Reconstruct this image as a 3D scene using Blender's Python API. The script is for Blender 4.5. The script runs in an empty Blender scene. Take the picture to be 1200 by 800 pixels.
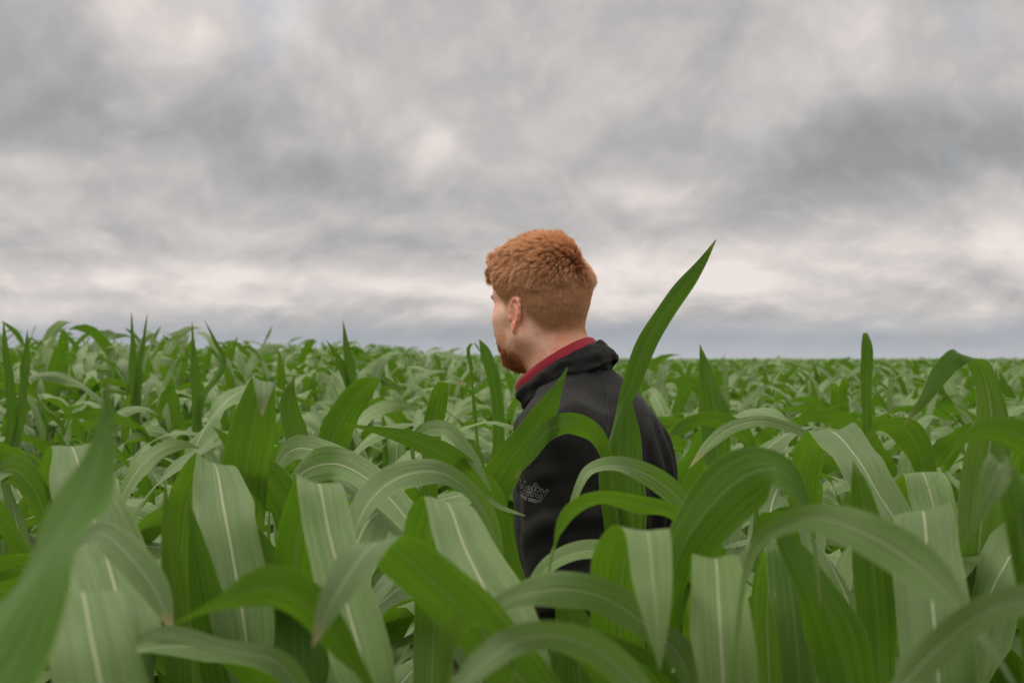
import bpy, bmesh, math, random
import numpy as np
from mathutils import Vector, Matrix, noise as mnoise
from mathutils.bvhtree import BVHTree
R = math.radians
random.seed(7); rng = np.random.default_rng(7)
scene = bpy.context.scene
C = scene.collection

# ------------------------------------------------------------------ camera
CAMZ = 1.55
FPX = 1200 * 50 / 36.0                       # focal length in photo pixels
PITCH = math.atan(20.0 / FPX)
cd = bpy.data.cameras.new('camera'); cam = bpy.data.objects.new('camera', cd); C.objects.link(cam)
cam.location = (0, 0, CAMZ); cam.rotation_euler = (R(90) + PITCH, 0, 0)
cd.lens = 50; cd.sensor_width = 36; cd.clip_start = 0.05; cd.clip_end = 6000
cd.dof.use_dof = True; cd.dof.focus_distance = 2.48; cd.dof.aperture_fstop = 7.6
cd.dof.aperture_blades = 9
scene.camera = cam
scene.render.resolution_x = 1024; scene.render.resolution_y = 682

def at(px, py, d):
    """point of the world seen at photo pixel (px, py), d metres ahead"""
    x = (px - 600) / FPX * d; u = (400 - py) / FPX * d
    c, s = math.cos(PITCH), math.sin(PITCH)
    return Vector((x, d * c - u * s, CAMZ + d * s + u * c))

# ------------------------------------------------------------------ light
SUN_EL, SUN_AZ = R(58), R(-62)               # azimuth measured clockwise from +Y
scene.view_settings.view_transform = 'Standard'; scene.view_settings.look = 'None'
scene.view_settings.gamma = 1; scene.view_settings.exposure = 0.08
scene.view_settings.use_curve_mapping = False
scene.cycles.use_denoising = True
scene.cycles.max_bounces = 8; scene.cycles.transparent_max_bounces = 8
scene.cycles.diffuse_bounces = 4; scene.cycles.transmission_bounces = 5; scene.cycles.glossy_bounces = 3
world = bpy.data.worlds.new('World'); scene.world = world; world.use_nodes = True

class NT:
    """small helper for node trees"""
    def __init__(s, tree): s.t = tree; s.n = tree.nodes; s.l = tree.links
    def node(s, typ, **kw):
        n = s.n.new(typ)
        for k, v in kw.items(): setattr(n, k, v)
        return n
    def put(s, sock, v):
        if isinstance(v, bpy.types.NodeSocket): s.l.new(v, sock)
        elif v is not None: sock.default_value = v
    def m(s, op, a, b=None, c=None, clamp=False):
        n = s.node('ShaderNodeMath', operation=op); n.use_clamp = clamp
        s.put(n.inputs[0], a)
        if b is not None: s.put(n.inputs[1], b)
        if c is not None: s.put(n.inputs[2], c)
        return n.outputs[0]
    def mix(s, f, a, b, mode='MIX'):
        n = s.node('ShaderNodeMix', data_type='RGBA', blend_type=mode)
        s.put(n.inputs['Factor'], f)
        s.put(n.inputs['A'], a if isinstance(a, bpy.types.NodeSocket) else (*a, 1)[:4])
        s.put(n.inputs['B'], b if isinstance(b, bpy.types.NodeSocket) else (*b, 1)[:4])
        return n.outputs['Result']
    def noise(s, vec, scale, detail=4, rough=0.5, lac=2.0, dist=0.0, dim='3D'):
        n = s.node('ShaderNodeTexNoise', noise_dimensions=dim)
        s.put(n.inputs['Vector'], vec)
        n.inputs['Scale'].default_value = scale; n.inputs['Detail'].default_value = detail
        n.inputs['Roughness'].default_value = rough; n.inputs['Lacunarity'].default_value = lac
        n.inputs['Distortion'].default_value = dist
        return n.outputs['Fac']
    def xyz(s, x, y, z):
        n = s.node('ShaderNodeCombineXYZ'); s.put(n.inputs[0], x); s.put(n.inputs[1], y); s.put(n.inputs[2], z)
        return n.outputs[0]
    def sep(s, v):
        n = s.node('ShaderNodeSeparateXYZ'); s.put(n.inputs[0], v); return n.outputs
    def ss(s, x, a, b):
        n = s.node('ShaderNodeMapRange', interpolation_type='SMOOTHSTEP')
        s.put(n.inputs['Value'], x); n.inputs['From Min'].default_value = a; n.inputs['From Max'].default_value = b
        return n.outputs['Result']

def build_world():
    w = NT(world.node_tree); w.n.clear()
    out = w.node('ShaderNodeOutputWorld'); bg = w.node('ShaderNodeBackground')
    sky = w.node('ShaderNodeTexSky', sky_type='NISHITA'); sky.sun_disc = False
    sky.sun_elevation = SUN_EL; sky.sun_rotation = SUN_AZ
    tc = w.node('ShaderNodeTexCoord').outputs['Generated']
    dx, dy, dz = w.sep(tc)
    az = w.m('ARCTAN2', dx, dy); el = w.m('ARCSINE', dz)
    elp = w.m('MAXIMUM', el, 0.0)
    # clouds lie in a layer overhead: perspective squeezes them towards the horizon
    u0 = w.m('MULTIPLY', az, 6.5)
    v0 = w.m('MULTIPLY', w.m('LOGARITHM', w.m('ADD', elp, 0.085), 2.718282), 1.9)
    wx = w.m('MULTIPLY', w.m('SUBTRACT', w.noise(w.xyz(u0, v0, 4.3), 1.1, 3, 0.5), 0.5), 0.5)
    wz = w.m('MULTIPLY', w.m('SUBTRACT', w.noise(w.xyz(u0, v0, 9.1), 1.1, 3, 0.5), 0.5), 0.4)
    def cloud(dv):
        u = w.m('ADD', u0, wx); v = w.m('ADD', w.m('ADD', v0, wz), dv)
        tot = None
        # heaped cloud: rounded lumps parted by soft creases, at four sizes
        for k, (sc, amp) in enumerate(((.85, .62), (1.9, .34), (4.2, .15), (9.5, .085), (22, .035))):
            n = w.noise(w.xyz(u, v, 3.1 + k * 5.7), sc, 1.6, 0.4)
            bl = w.m('ABSOLUTE', w.m('MULTIPLY', w.m('SUBTRACT', n, 0.5), 2.6))
            n2_ = w.m('ADD', w.m('MULTIPLY', bl, 0.30), w.m('MULTIPLY', n, 1.0))
            tot = w.m('MULTIPLY', n2_, amp) if tot is None else w.m('ADD', tot, w.m('MULTIPLY', n2_, amp))
        return tot
    c0 = cloud(0.0); c1 = cloud(0.16)
    u = u0; v = v0; mid = w.noise(w.xyz(w.m('ADD', u0, wx), w.m('ADD', v0, wz), 6.2), 1.7, 5, 0.5)
    relief = w.m('SUBTRACT', c0, c1)             # lumps are brighter on their upper side
    val = w.m('ADD', w.m('MULTIPLY', w.m('SUBTRACT', c0, 0.67), 0.60), w.m('MULTIPLY', relief, w.m('ADD', 0.42, w.m('MULTIPLY', w.ss(el, 0.13, 0.05), 0.45))))
    val = w.m('ADD', val, w.m('ADD', 0.058, w.m('MULTIPLY', w.m('MULTIPLY', w.ss(el, 0.10, 0.055), w.ss(el, 0.022, 0.04)), 0.06)))
    # the main cloud masses of this sky: (azimuth px, row py, half width, half height, amount)
    for (px, py, sx, sy, a) in SKY_BLOBS:
        a0 = math.atan((px - 600) / FPX); e0 = math.atan((418 - py) / FPX)
        ex = w.m('MULTIPLY', w.m('SUBTRACT', az, a0), FPX / sx)
        ey = w.m('MULTIPLY', w.m('SUBTRACT', el, e0), FPX / sy)
        wob = w.m('MULTIPLY', w.m('SUBTRACT', mid, 0.5), 2.2)
        r2 = w.m('ADD', w.m('ADD', w.m('MULTIPLY', ex, ex), w.m('MULTIPLY', ey, ey)), wob)
        g = w.m('EXPONENT', w.m('MULTIPLY', r2, -1.0))
        val = w.m('ADD', val, w.m('MULTIPLY', w.m('MINIMUM', g, 1.0), a))
    ramp = w.node('ShaderNodeValToRGB'); w.l.new(w.m('ADD', w.m('MULTIPLY', val, 1.0), 0.5), ramp.inputs[0])
    cr = ramp.color_ramp
    stops = [(0.24, (.262, .264, .270)), (0.42, (.385, .382, .382)), (0.56, (.515, .496, .488)), (0.68, (.645, .600, .575)), (0.82, (.79, .725, .69))]
    cr.elements[0].position, cr.elements[0].color = stops[0][0], (*stops[0][1], 1)
    cr.elements[1].position, cr.elements[1].color = stops[-1][0], (*stops[-1][1], 1)
    for p, c in stops[1:-1]:
        e = cr.elements.new(p); e.color = (*c, 1)
    col = ramp.outputs[0]
    # bluish band low over the horizon, brighter very close to it
    band = w.m('MULTIPLY', w.ss(el, 0.035, 0.012), w.m('ADD', 0.35, w.m('MULTIPLY', mid, 0.9)))
    col = w.mix(w.m('MINIMUM', band, 0.85), col, (.345, .375, .42))
    col = w.mix(w.m('MULTIPLY', w.ss(el, 0.016, 0.0), 0.8), col, (.46, .475, .50))
    # clear sky where the cloud is thinnest
    skyc = w.mix(1.0, sky.outputs[0], (0.09, 0.09, 0.09), 'MULTIPLY')
    hole = w.m('MULTIPLY', w.ss(w.noise(w.xyz(u, v, 12.4), 1.3, 4, 0.5), 0.60, 0.76), 0.32)
    col = w.mix(hole, col, skyc)
    # an overcast sky is brighter overhead
    zen = w.m('ADD', 1.0, w.m('MULTIPLY', w.ss(el, 0.25, 0.95), 2.1))
    col = w.mix(1.0, col, w.xyz(zen, zen, w.m('SUBTRACT', zen, w.m('MULTIPLY', w.ss(el, .26, .6), .22))), 'MULTIPLY')
    w.l.new(col, bg.inputs[0]); bg.inputs[1].default_value = 1.0
    w.l.new(bg.outputs[0], out.inputs[0])

SKY_BLOBS = [(130, 120, 230, 85, -0.17), (360, 15, 140, 35, 0.05), (450, 120, 80, 60, 0.09), (500, 180, 32, 24, 0.12),
             (430, 210, 110, 34, -0.11), (20, 205, 60, 18, 0.14), (370, 325, 130, 20, 0.15), (120, 322, 130, 18, 0.11),
             (1050, 185, 230, 66, -0.20), (860, 30, 90, 35, -0.07), (855, 325, 44, 18, 0.26), (1040, 300, 180, 26, 0.14),
             (430, 290, 170, 18, -0.08), (720, 250, 80, 26, -0.06), (760, 60, 90, 50, 0.02), (660, 330, 120, 16, 0.10), (60, 270, 90, 16, -0.05)]
build_world()

sd = bpy.data.lights.new('sun', 'SUN'); sun = bpy.data.objects.new('sun', sd); C.objects.link(sun)
sd.energy = 1.5; sd.angle = R(10); sd.color = (1, .93, .82)
sv = Vector((math.sin(SUN_AZ) * math.cos(SUN_EL), math.cos(SUN_AZ) * math.cos(SUN_EL), math.sin(SUN_EL)))
sun.rotation_euler = sv.to_track_quat('Z', 'Y').to_euler(); sun.location = (0, 0, 30)

# ------------------------------------------------------------------ helpers
def tag(o, label=None, cat=None, group=None, kind=None):
    if label: o['label'] = label
    if cat: o['category'] = cat
    if group: o['group'] = group
    if kind: o['kind'] = kind
    return o
def empty(name, loc=(0, 0, 0), rz=0.0):
    o = bpy.data.objects.new(name, None); C.objects.link(o); o.location = loc; o.rotation_euler = (0, 0, rz)
    o.empty_display_size = .05
    return o
def link(name, me, mat, parent=None):
    o = bpy.data.objects.new(name, me); C.objects.link(o)
    if mat and not me.materials: me.materials.append(mat)
    if parent: o.parent = parent
    return o
def npmesh(name, V, F, smooth=True, uv=None, attrs=None):
    """mesh from arrays; F is (n,4)"""
    V = np.asarray(V, np.float32); F = np.asarray(F, np.int32)
    me = bpy.data.meshes.new(name)
    me.vertices.add(len(V)); me.vertices.foreach_set('co', V.ravel())
    k = F.shape[1]
    me.loops.add(F.size); me.loops.foreach_set('vertex_index', F.ravel())
    me.polygons.add(len(F)); me.polygons.foreach_set('loop_start', np.arange(0, F.size, k, dtype=np.int32))
    me.polygons.foreach_set('loop_total', np.full(len(F), k, np.int32))
    if smooth: me.polygons.foreach_set('use_smooth', np.ones(len(F), bool))
    if uv is not None:
        l = me.uv_layers.new(name='UVMap'); l.data.foreach_set('uv', np.asarray(uv, np.float32)[F.ravel()].ravel())
    for an, av in (attrs or {}).items():
        a = me.attributes.new(an, 'FLOAT', 'POINT'); a.data.foreach_set('value', np.asarray(av, np.float32))
    me.update(calc_edges=True); me.validate()
    return me
def new_mat(name):
    m = bpy.data.materials.new(name); m.use_nodes = True; t = NT(m.node_tree); t.n.clear()
    out = t.node('ShaderNodeOutputMaterial'); return m, t, out
def principled(t, **kw):
    p = t.node('ShaderNodeBsdfPrincipled')
    for k, v in kw.items(): t.put(p.inputs[k.replace('_', ' ')], v if not (isinstance(v, tuple) and len(v) == 3 and 'Color' in k or k in ()) else (*v, 1))
    return p

# ------------------------------------------------------------------ materials
def leaf_material(name, fine=True):
    m, t, out = new_mat(name)
    uvn = t.node('ShaderNodeUVMap'); uvn.uv_map = 'UVMap'
    u, v, _ = t.sep(uvn.outputs[0])
    at_ = t.node('ShaderNodeAttribute'); at_.attribute_name = 'rnd'; rnd = at_.outputs['Fac']
    oi = t.node('ShaderNodeObjectInfo').outputs['Random']
    r = t.m('FRACT', t.m('ADD', rnd, t.m('MULTIPLY', oi, 3.7)))
    pos = t.node('ShaderNodeNewGeometry')
    back = pos.outputs['Backfacing']
    vein = t.noise(t.xyz(t.m('ADD', t.m('MULTIPLY', u, 84.0), t.m('MULTIPLY', r, 50)), t.m('MULTIPLY', v, 2.2), r), 1.0, 3, 0.65)
    broad = t.noise(t.xyz(t.m('MULTIPLY', u, 7.0), t.m('MULTIPLY', v, 5.0), t.m('MULTIPLY', r, 40)), 1.0, 4, 0.6)
    au = t.m('ABSOLUTE', t.m('SUBTRACT', u, 0.5))
    al_ = t.node('ShaderNodeAttribute'); al_.attribute_name = 'along'; along = al_.outputs['Fac']
    rib = t.m('MULTIPLY', t.ss(au, 0.030, 0.013), t.m('SUBTRACT', 1.0, t.m('MULTIPLY', along, 0.65)))
    ribdark = t.m('MULTIPLY', t.ss(au, 0.075, 0.035), t.m('SUBTRACT', 1.0, rib))
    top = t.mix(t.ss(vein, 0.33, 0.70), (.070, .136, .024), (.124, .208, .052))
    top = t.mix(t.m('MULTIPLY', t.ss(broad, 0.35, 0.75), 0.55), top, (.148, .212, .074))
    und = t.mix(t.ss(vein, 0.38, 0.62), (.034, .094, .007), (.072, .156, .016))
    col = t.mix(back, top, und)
    # each leaf its own green: some bluer and darker, some yellower
    col = t.mix(t.m('MULTIPLY', t.ss(r, 0.45, 1.0), 0.5), col, (.066, .110, .030))
    col = t.mix(t.m('MULTIPLY', t.ss(r, 0.22, 0.0), 0.22), col, (.165, .210, .034))
    col = t.mix(t.m('MULTIPLY', ribdark, 0.25), col, (.05, .10, .025))
    ribc = t.mix(back, (.52, .54, .36), (.17, .26, .07))
    ribf = t.m('MULTIPLY', rib, t.mix(back, (.9, .9, .9), (.8, .8, .8)))
    col = t.mix(ribf, col, ribc)
    edge = t.ss(au, 0.478, 0.497)
    col = t.mix(t.m('MULTIPLY', edge, 0.55), col, (.26, .33, .10))
    # small scars and dust
    sc = t.noise(t.xyz(t.m('MULTIPLY', u, 14.0), t.m('MULTIPLY', v, 60.0), t.m('MULTIPLY', r, 9)), 1.0, 2, 0.5)
    col = t.mix(t.m('MULTIPLY', t.ss(sc, 0.735, 0.78), 0.6), col, (.27, .30, .13))
    tipn = t.m('ADD', along, t.m('MULTIPLY', t.m('SUBTRACT', broad, 0.5), 0.10))
    col = t.mix(t.m('MULTIPLY', t.ss(tipn, 0.95, 0.995), t.ss(r, .25, .6)), col, (.30, .24, .10))
    col = t.mix(t.m('MULTIPLY', t.ss(along, 0.35, 0.0), 0.35), col, (.15, .22, .045))
    rough = t.m('ADD', 0.38, t.m('MULTIPLY', broad, 0.22))
    p = principled(t, Base_Color=col, Roughness=rough)
    p.inputs['IOR'].default_value = 1.45
    t.put(p.inputs['Specular IOR Level'], t.mix(back, (.48, .48, .48), (.17, .17, .17)))
    if fine:
        b = t.node('ShaderNodeBump'); b.inputs['Strength'].default_value = 0.75; b.inputs['Distance'].default_value = 0.0015
        h = t.m('ADD', t.m('MULTIPLY', vein, 1.0), t.m('ADD', t.m('MULTIPLY', broad, 2.5), t.m('MULTIPLY', rib, -1.2)))
        t.put(b.inputs['Height'], h); t.l.new(b.outputs[0], p.inputs['Normal'])
    tr = t.node('ShaderNodeBsdfTranslucent')
    tcol = t.mix(t.ss(vein, 0.3, 0.7), (.11, .30, .008), (.26, .52, .030))
    tcol = t.mix(rib, tcol, (.22, .34, .10))
    t.put(tr.inputs['Color'], tcol)
    ms = t.node('ShaderNodeMixShader'); ms.inputs[0].default_value = 0.21
    t.l.new(p.outputs[0], ms.inputs[1]); t.l.new(tr.outputs[0], ms.inputs[2]); t.l.new(ms.outputs[0], out.inputs[0])
    return m
M_LEAF = leaf_material('corn_leaf')
def simple(name, c1, c2, scale, rough, bump=0.3, dist=0.002, detail=5, stretch=(1, 1, 1), sheen=0.0, spec=0.5):
    m, t, out = new_mat(name)
    tc = t.node('ShaderNodeTexCoord').outputs['Object']
    mp = t.node('ShaderNodeMapping'); t.l.new(tc, mp.inputs[0]); mp.inputs['Scale'].default_value = stretch
    n = t.noise(mp.outputs[0], scale, detail, 0.6)
    p = principled(t, Base_Color=t.mix(t.ss(n, 0.3, 0.7), c1, c2), Roughness=rough)
    p.inputs['Specular IOR Level'].default_value = spec
    if sheen: p.inputs['Sheen Weight'].default_value = sheen; p.inputs['Sheen Roughness'].default_value = .5
    b = t.node('ShaderNodeBump'); b.inputs['Strength'].default_value = bump; b.inputs['Distance'].default_value = dist
    t.put(b.inputs['Height'], n); t.l.new(b.outputs[0], p.inputs['Normal'])
    t.l.new(p.outputs[0], out.inputs[0]); return m
M_STALK = simple('corn_stalk', (.10, .17, .05), (.16, .23, .08), 9, .5, stretch=(8, 8, 1))
M_SOIL = simple('soil', (.05, .036, .025), (.10, .075, .052), 14, .95, bump=1, dist=.03)

# ------------------------------------------------------------------ the ground and its gentle rise on the left
def sstep(x, a, b):
    t = min(1, max(0, (x - a) / (b - a))); return t * t * (3 - 2 * t)
def ground_z(x, y):
    """a low swell of ground left of the man, 8 to 30 m out; level elsewhere"""
    return (0.30 * sstep(-x + 0.02 * y, 0.1, 3.2) * sstep(y, 3.0, 10.0) * (1 - sstep(y, 24, 70))
            + 0.012 * math.sin(x * 1.3 + y * .7) * (1 - sstep(y, 30, 80)))
def axis(vals): return np.array(sorted(set(vals)))
gx = axis([-3000, -1500, -700, -300, -150, -80, -50] + list(np.arange(-40, 40.1, 1.0)) + [50, 80, 150, 300, 700, 1500, 3000])
gy = axis([-60, -30, -15] + list(np.arange(-6, 40.1, 1.0)) + [45, 50, 55, 60, 70, 80, 100, 150, 300, 700, 1500, 3000, 4500])
GV = [(x, y, ground_z(x, y)) for y in gy for x in gx]
nx = len(gx)
GF = [(j * nx + i, j * nx + i + 1, (j + 1) * nx + i + 1, (j + 1) * nx + i) for j in range(len(gy) - 1) for i in range(nx - 1)]
tag(link('ground', npmesh('ground', GV, GF), M_SOIL), kind='structure')

# ------------------------------------------------------------------ leaves
def catmull(P, n):
    """n samples of a centripetal-ish Catmull-Rom through the rows of P, plus parameter"""
    P = np.asarray(P, float); m = len(P)
    seg = np.linalg.norm(np.diff(P[:, :3], axis=0), axis=1) ** 0.75 + 1e-6
    T = np.concatenate([[0], np.cumsum(seg)])
    ts = np.linspace(0, T[-1], n); out = np.zeros((n, P.shape[1]))
    D = np.zeros_like(P)
    D[1:-1] = (P[2:] - P[:-2]) / (T[2:] - T[:-2])[:, None]
    D[0] = (P[1] - P[0]) / seg[0]; D[-1] = (P[-1] - P[-2]) / seg[-1]
    for i, t in enumerate(ts):
        k = min(m - 2, max(0, np.searchsorted(T, t, 'right') - 1)); h = seg[k]; s = (t - T[k]) / h
        out[i] = ((2*s**3 - 3*s**2 + 1) * P[k] + (s**3 - 2*s**2 + s) * h * D[k]
                  + (-2*s**3 + 3*s**2) * P[k+1] + (s**3 - s**2) * h * D[k+1])
    return out
def ribbon(P, W, ref, roll, ns=36, nc=8, fold=0.22, ruf=0.10, seed=0, show=None, curl=0.0, wob=1.0):
    """leaf blade: P midrib points base to tip, W widths, ref horizontal width direction, roll in degrees about the midrib.
    show: None or (index, 'top'|'under', eye) to decide which face looks at the eye at that control point"""
    r = np.random.default_rng(seed)
    A = np.column_stack([np.asarray(P, float), W, roll])
    S = catmull(A, ns)
    X = S[:, :3]; w = np.clip(S[:, 3], 0.0006, None); rl = np.radians(S[:, 4])
    T = np.gradient(X, axis=0); T /= np.linalg.norm(T, axis=1)[:, None] + 1e-9
    ref = np.array(ref, float)
    B = np.zeros_like(X); prev = None
    s_ = np.linspace(0, 1, ns); Ltot = float(np.linalg.norm(np.diff(X, axis=0), axis=1).sum())
    q = r.uniform(0, 6.28, 6); fr = r.uniform(.7, 1.6, 3)
    rl = rl + wob * np.radians(13) * (np.sin(6.28 * fr[0] * 1.7 * s_ + q[0]) + .6 * np.sin(6.28 * fr[1] * 3.6 * s_ + q[1])) * np.clip(s_ * 3, 0, 1)
    w = w * (1 + .05 * wob * np.sin(6.28 * fr[2] * 4 * s_ + q[2]))
    for i in range(ns):
        b = ref - T[i] * np.dot(ref, T[i])
        nb = np.linalg.norm(b)
        if nb < 0.2 and prev is not None: b = prev - T[i] * np.dot(prev, T[i]); nb = np.linalg.norm(b)
        b = b / (nb + 1e-9); B[i] = b; prev = b
    cr = np.cross(T, B)
    Wv = B * np.cos(rl)[:, None] + cr * np.sin(rl)[:, None]
    N = np.cross(Wv, T)
    if show:
        k = int(np.argmin(((X - np.asarray(P, float)[show[0]]) ** 2).sum(1)))
        e = np.array(show[2]) - X[k]; nf = N[k] * (1 if np.dot(N[k], e) > 0 else -1)
        if abs(rl[k]) > .25 and (nf[2] > 0) != (show[1] == 'top'):      # an upper face is tipped up, a lower one down
            Wv = B * np.cos(rl)[:, None] - cr * np.sin(rl)[:, None]; N = np.cross(Wv, T)
        facing = np.dot(N[k], np.array(show[2]) - X[k]) > 0
        if facing != (show[1] == 'top'): Wv = -Wv; N = -N
    L = np.concatenate([[0], np.cumsum(np.linalg.norm(np.diff(X, axis=0), axis=1))])
    us = np.linspace(-1, 1, nc + 1)
    ph = r.uniform(0, 6.28, 4); f1, f2 = r.uniform(22, 34), r.uniform(42, 60)
    Vv = np.zeros((ns, nc + 1, 3)); UV = np.zeros((ns, nc + 1, 2))
    tt = np.linspace(0, 1, ns)
    env = np.sin(np.pi * np.clip(tt, 0.02, .98)) ** .6
    for j, u in enumerate(us):
        s = 0 if u < 0 else 2
        z = (fold * (1 + .45 * np.sin(5 * s_ + q[3]))) * (math.sqrt(u * u + .012) - .11) * (1 - .35 * abs(u)) + (curl + .10 * np.sin(7 * s_ + q[4])) * u
        rf = ruf * u * u * (np.sin(f1 * L + ph[s]) + .5 * np.sin(f2 * L + ph[s + 1])) * env
        wu = 1 + 0.035 * np.sin(f1 * .7 * L + ph[s + 1]) * (abs(u) > .9)
        Vv[:, j] = X + Wv * (w / 2 * u * wu)[:, None] + N * ((w / 2) * (z + rf))[:, None]
        UV[:, j, 0] = u * .5 + .5; UV[:, j, 1] = L
    idx = np.arange(ns * (nc + 1)).reshape(ns, nc + 1)
    F = np.stack([idx[:-1, :-1], idx[:-1, 1:], idx[1:, 1:], idx[1:, :-1]], -1).reshape(-1, 4)
    # face normals must agree with N (the upper face)
    a, b, c = Vv.reshape(-1, 3)[F[len(F)//2, 0]], Vv.reshape(-1, 3)[F[len(F)//2, 1]], Vv.reshape(-1, 3)[F[len(F)//2, 2]]
    if np.dot(np.cross(b - a, c - a), N[ns // 2]) < 0: F = F[:, ::-1]
    return Vv.reshape(-1, 3), F, UV.reshape(-1, 2)
WPROF = [(0, .55), (.06, .62), (.2, .85), (.42, 1.0), (.62, .93), (.8, .66), (.92, .33), (1, .01)]
def wprof(t): return np.interp(t, [a for a, _ in WPROF], [b for _, b in WPROF])
def corn_leaf(h0, az, length, width, th0, bend, power, sidetwist, seed, ns=26, nc=6, kink=None, r0=0.012):
    """blade leaving the stalk at height h0 towards azimuth az; th0 start angle from vertical, bend total extra angle"""
    r = random.Random(seed); n = 11; P = []; W = []; RL = []
    x = 0.0; z = h0; yaw = az; px = r0 * math.cos(az); py = r0 * math.sin(az)
    for i in range(n):
        t = i / (n - 1)
        P.append((px, py, z)); W.append(width * wprof(t)); RL.append(sidetwist * t * t)
        th = th0 + bend * t ** power
        if kink and t > kink[0]: th += kink[1]
        yaw += r.uniform(-.05, .05); ds = length / (n - 1)
        px += math.cos(yaw) * math.sin(th) * ds; py += math.sin(yaw) * math.sin(th) * ds; z += math.cos(th) * ds
    P = np.array(P)
    ref = (-math.sin(az), math.cos(az), 0)
    Vv, F, UV = ribbon(P, W, ref, RL, ns, nc, fold=r.uniform(.12, .36), ruf=r.uniform(.08, .22), seed=seed)
    # make sure the upper (adaxial) face is the one that looks up near the base
    k = (ns // 3) * (nc + 1) + nc // 2
    f = F[(ns // 3) * nc + nc // 2]; n_ = np.cross(Vv[f[1]] - Vv[f[0]], Vv[f[2]] - Vv[f[0]])
    inward = -np.array([math.cos(az), math.sin(az), 0]) * .6 + np.array([0, 0, 1])
    if np.dot(n_, inward) < 0: F = F[:, ::-1]
    return Vv, F, UV
def stalk_arrays(h, r0=.013, n=8, rings=None, lean=(0, 0), base=0.0):
    zs = []
    k = 7
    for i in range(k):
        zz = base + (h - base) * i / (k - 1); zs += [zz - .006, zz, zz + .006] if 0 < i < k - 1 else [zz]
    V = []
    for z in zs:
        t = (z - base) / (h - base)
        node = 1.22 if any(abs(z - (base + (h - base) * i / (k - 1))) < 1e-6 for i in range(1, k - 1)) else 1.0
        rr = r0 * (1 - .55 * t) * node
        for a in range(n): V.append((lean[0] * t + rr * math.cos(6.283 * a / n), lean[1] * t + rr * math.sin(6.283 * a / n), z))
    F = [(i * n + a, i * n + (a + 1) % n, (i + 1) * n + (a + 1) % n, (i + 1) * n + a) for i in range(len(zs) - 1) for a in range(n)]
    return np.array(V), np.array(F)

def variant_leaves(seed, lo=0.28, count=9):
    """leaf parameters of one corn plant, lowest first"""
    r = random.Random(seed); res = []; az = r.uniform(0, 6.28)
    for i in range(count):
        t = i / (count - 1)
        h = lo + (0.98 - lo) * t ** .9
        a = az + math.pi * i + r.uniform(-.5, .5)
        if t < .72:
            L = r.uniform(.62, .86); w = r.uniform(.062, .092); th0 = r.uniform(.25, .60); bend = r.uniform(1.6, 2.7); pw = r.uniform(.9, 1.6)
        elif t < .95:
            L = r.uniform(.55, .76); w = r.uniform(.056, .088); th0 = r.uniform(.16, .50); bend = r.uniform(1.7, 2.8); pw = r.uniform(1.1, 2.0)
        else:
            L = r.uniform(.38, .55); w = r.uniform(.040, .060); th0 = r.uniform(.0, .2); bend = r.uniform(.3, 2.7); pw = r.uniform(1.2, 1.9)
        kink = (r.uniform(.35, .6), r.uniform(.5, 1.2)) if r.random() < .28 else None
        res.append((h, a, L, w, th0, bend, pw, r.uniform(-80, 80), seed * 31 + i, kink))
    return res
NVAR = 14
STALK_ME = []; LEAF_ME = []
def leafmesh(p, ns, nc):
    V, F, UV = corn_leaf(*p[:9], ns=ns, nc=nc, kink=p[9])
    rv = random.Random(p[8] + 5).random()
    return V, F, UV, np.full(len(V), rv)
def alongof(ns, nc): return np.repeat(np.linspace(0, 1, ns), nc + 1)
for k in range(NVAR):
    V, F = stalk_arrays(1.02 if k % 2 else .98)
    me = npmesh('stalk', V, F); me.materials.append(M_STALK); STALK_ME.append(me)
    L = []
    for p in variant_leaves(100 + k):
        V, F, UV, rv = leafmesh(p, 26, 6)
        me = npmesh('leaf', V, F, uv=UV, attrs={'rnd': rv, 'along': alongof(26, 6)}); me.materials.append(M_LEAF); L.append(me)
    LEAF_ME.append(L)

PLANT_PROTO = {}
def corn_plant(x, y, scale, label, group, nleaf=9, var=None, hs=None, rz=None):
    var = random.randrange(NVAR) if var is None else var
    root = empty('corn_plant', (x, y, ground_z(x, y) - .01), random.uniform(0, 6.28) if rz is None else rz)
    root.rotation_euler[0] = random.uniform(-.05, .05); root.rotation_euler[1] = random.uniform(-.05, .05)
    root.scale = (scale, scale, scale if hs is None else hs)
    tag(root, label, 'corn plant', group)
    key = (var, nleaf)
    if key not in PLANT_PROTO:
        parts = [link('stalk', STALK_ME[var], None, root)] + [link('leaf', me, None, root) for me in LEAF_ME[var][9 - nleaf:]]
        PLANT_PROTO[key] = parts
    else:
        for o in PLANT_PROTO[key]:
            c = o.copy(); c.parent = root; C.objects.link(c)
    return root

# ------------------------------------------------------------------ plants with the leaves that stand out in the photograph
EYE = (0, 0, CAMZ)
XR = (1, 0, 0); YR = (0, 1, 0)
def az(d): return (math.cos(R(d)), math.sin(R(d)), 0)
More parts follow.
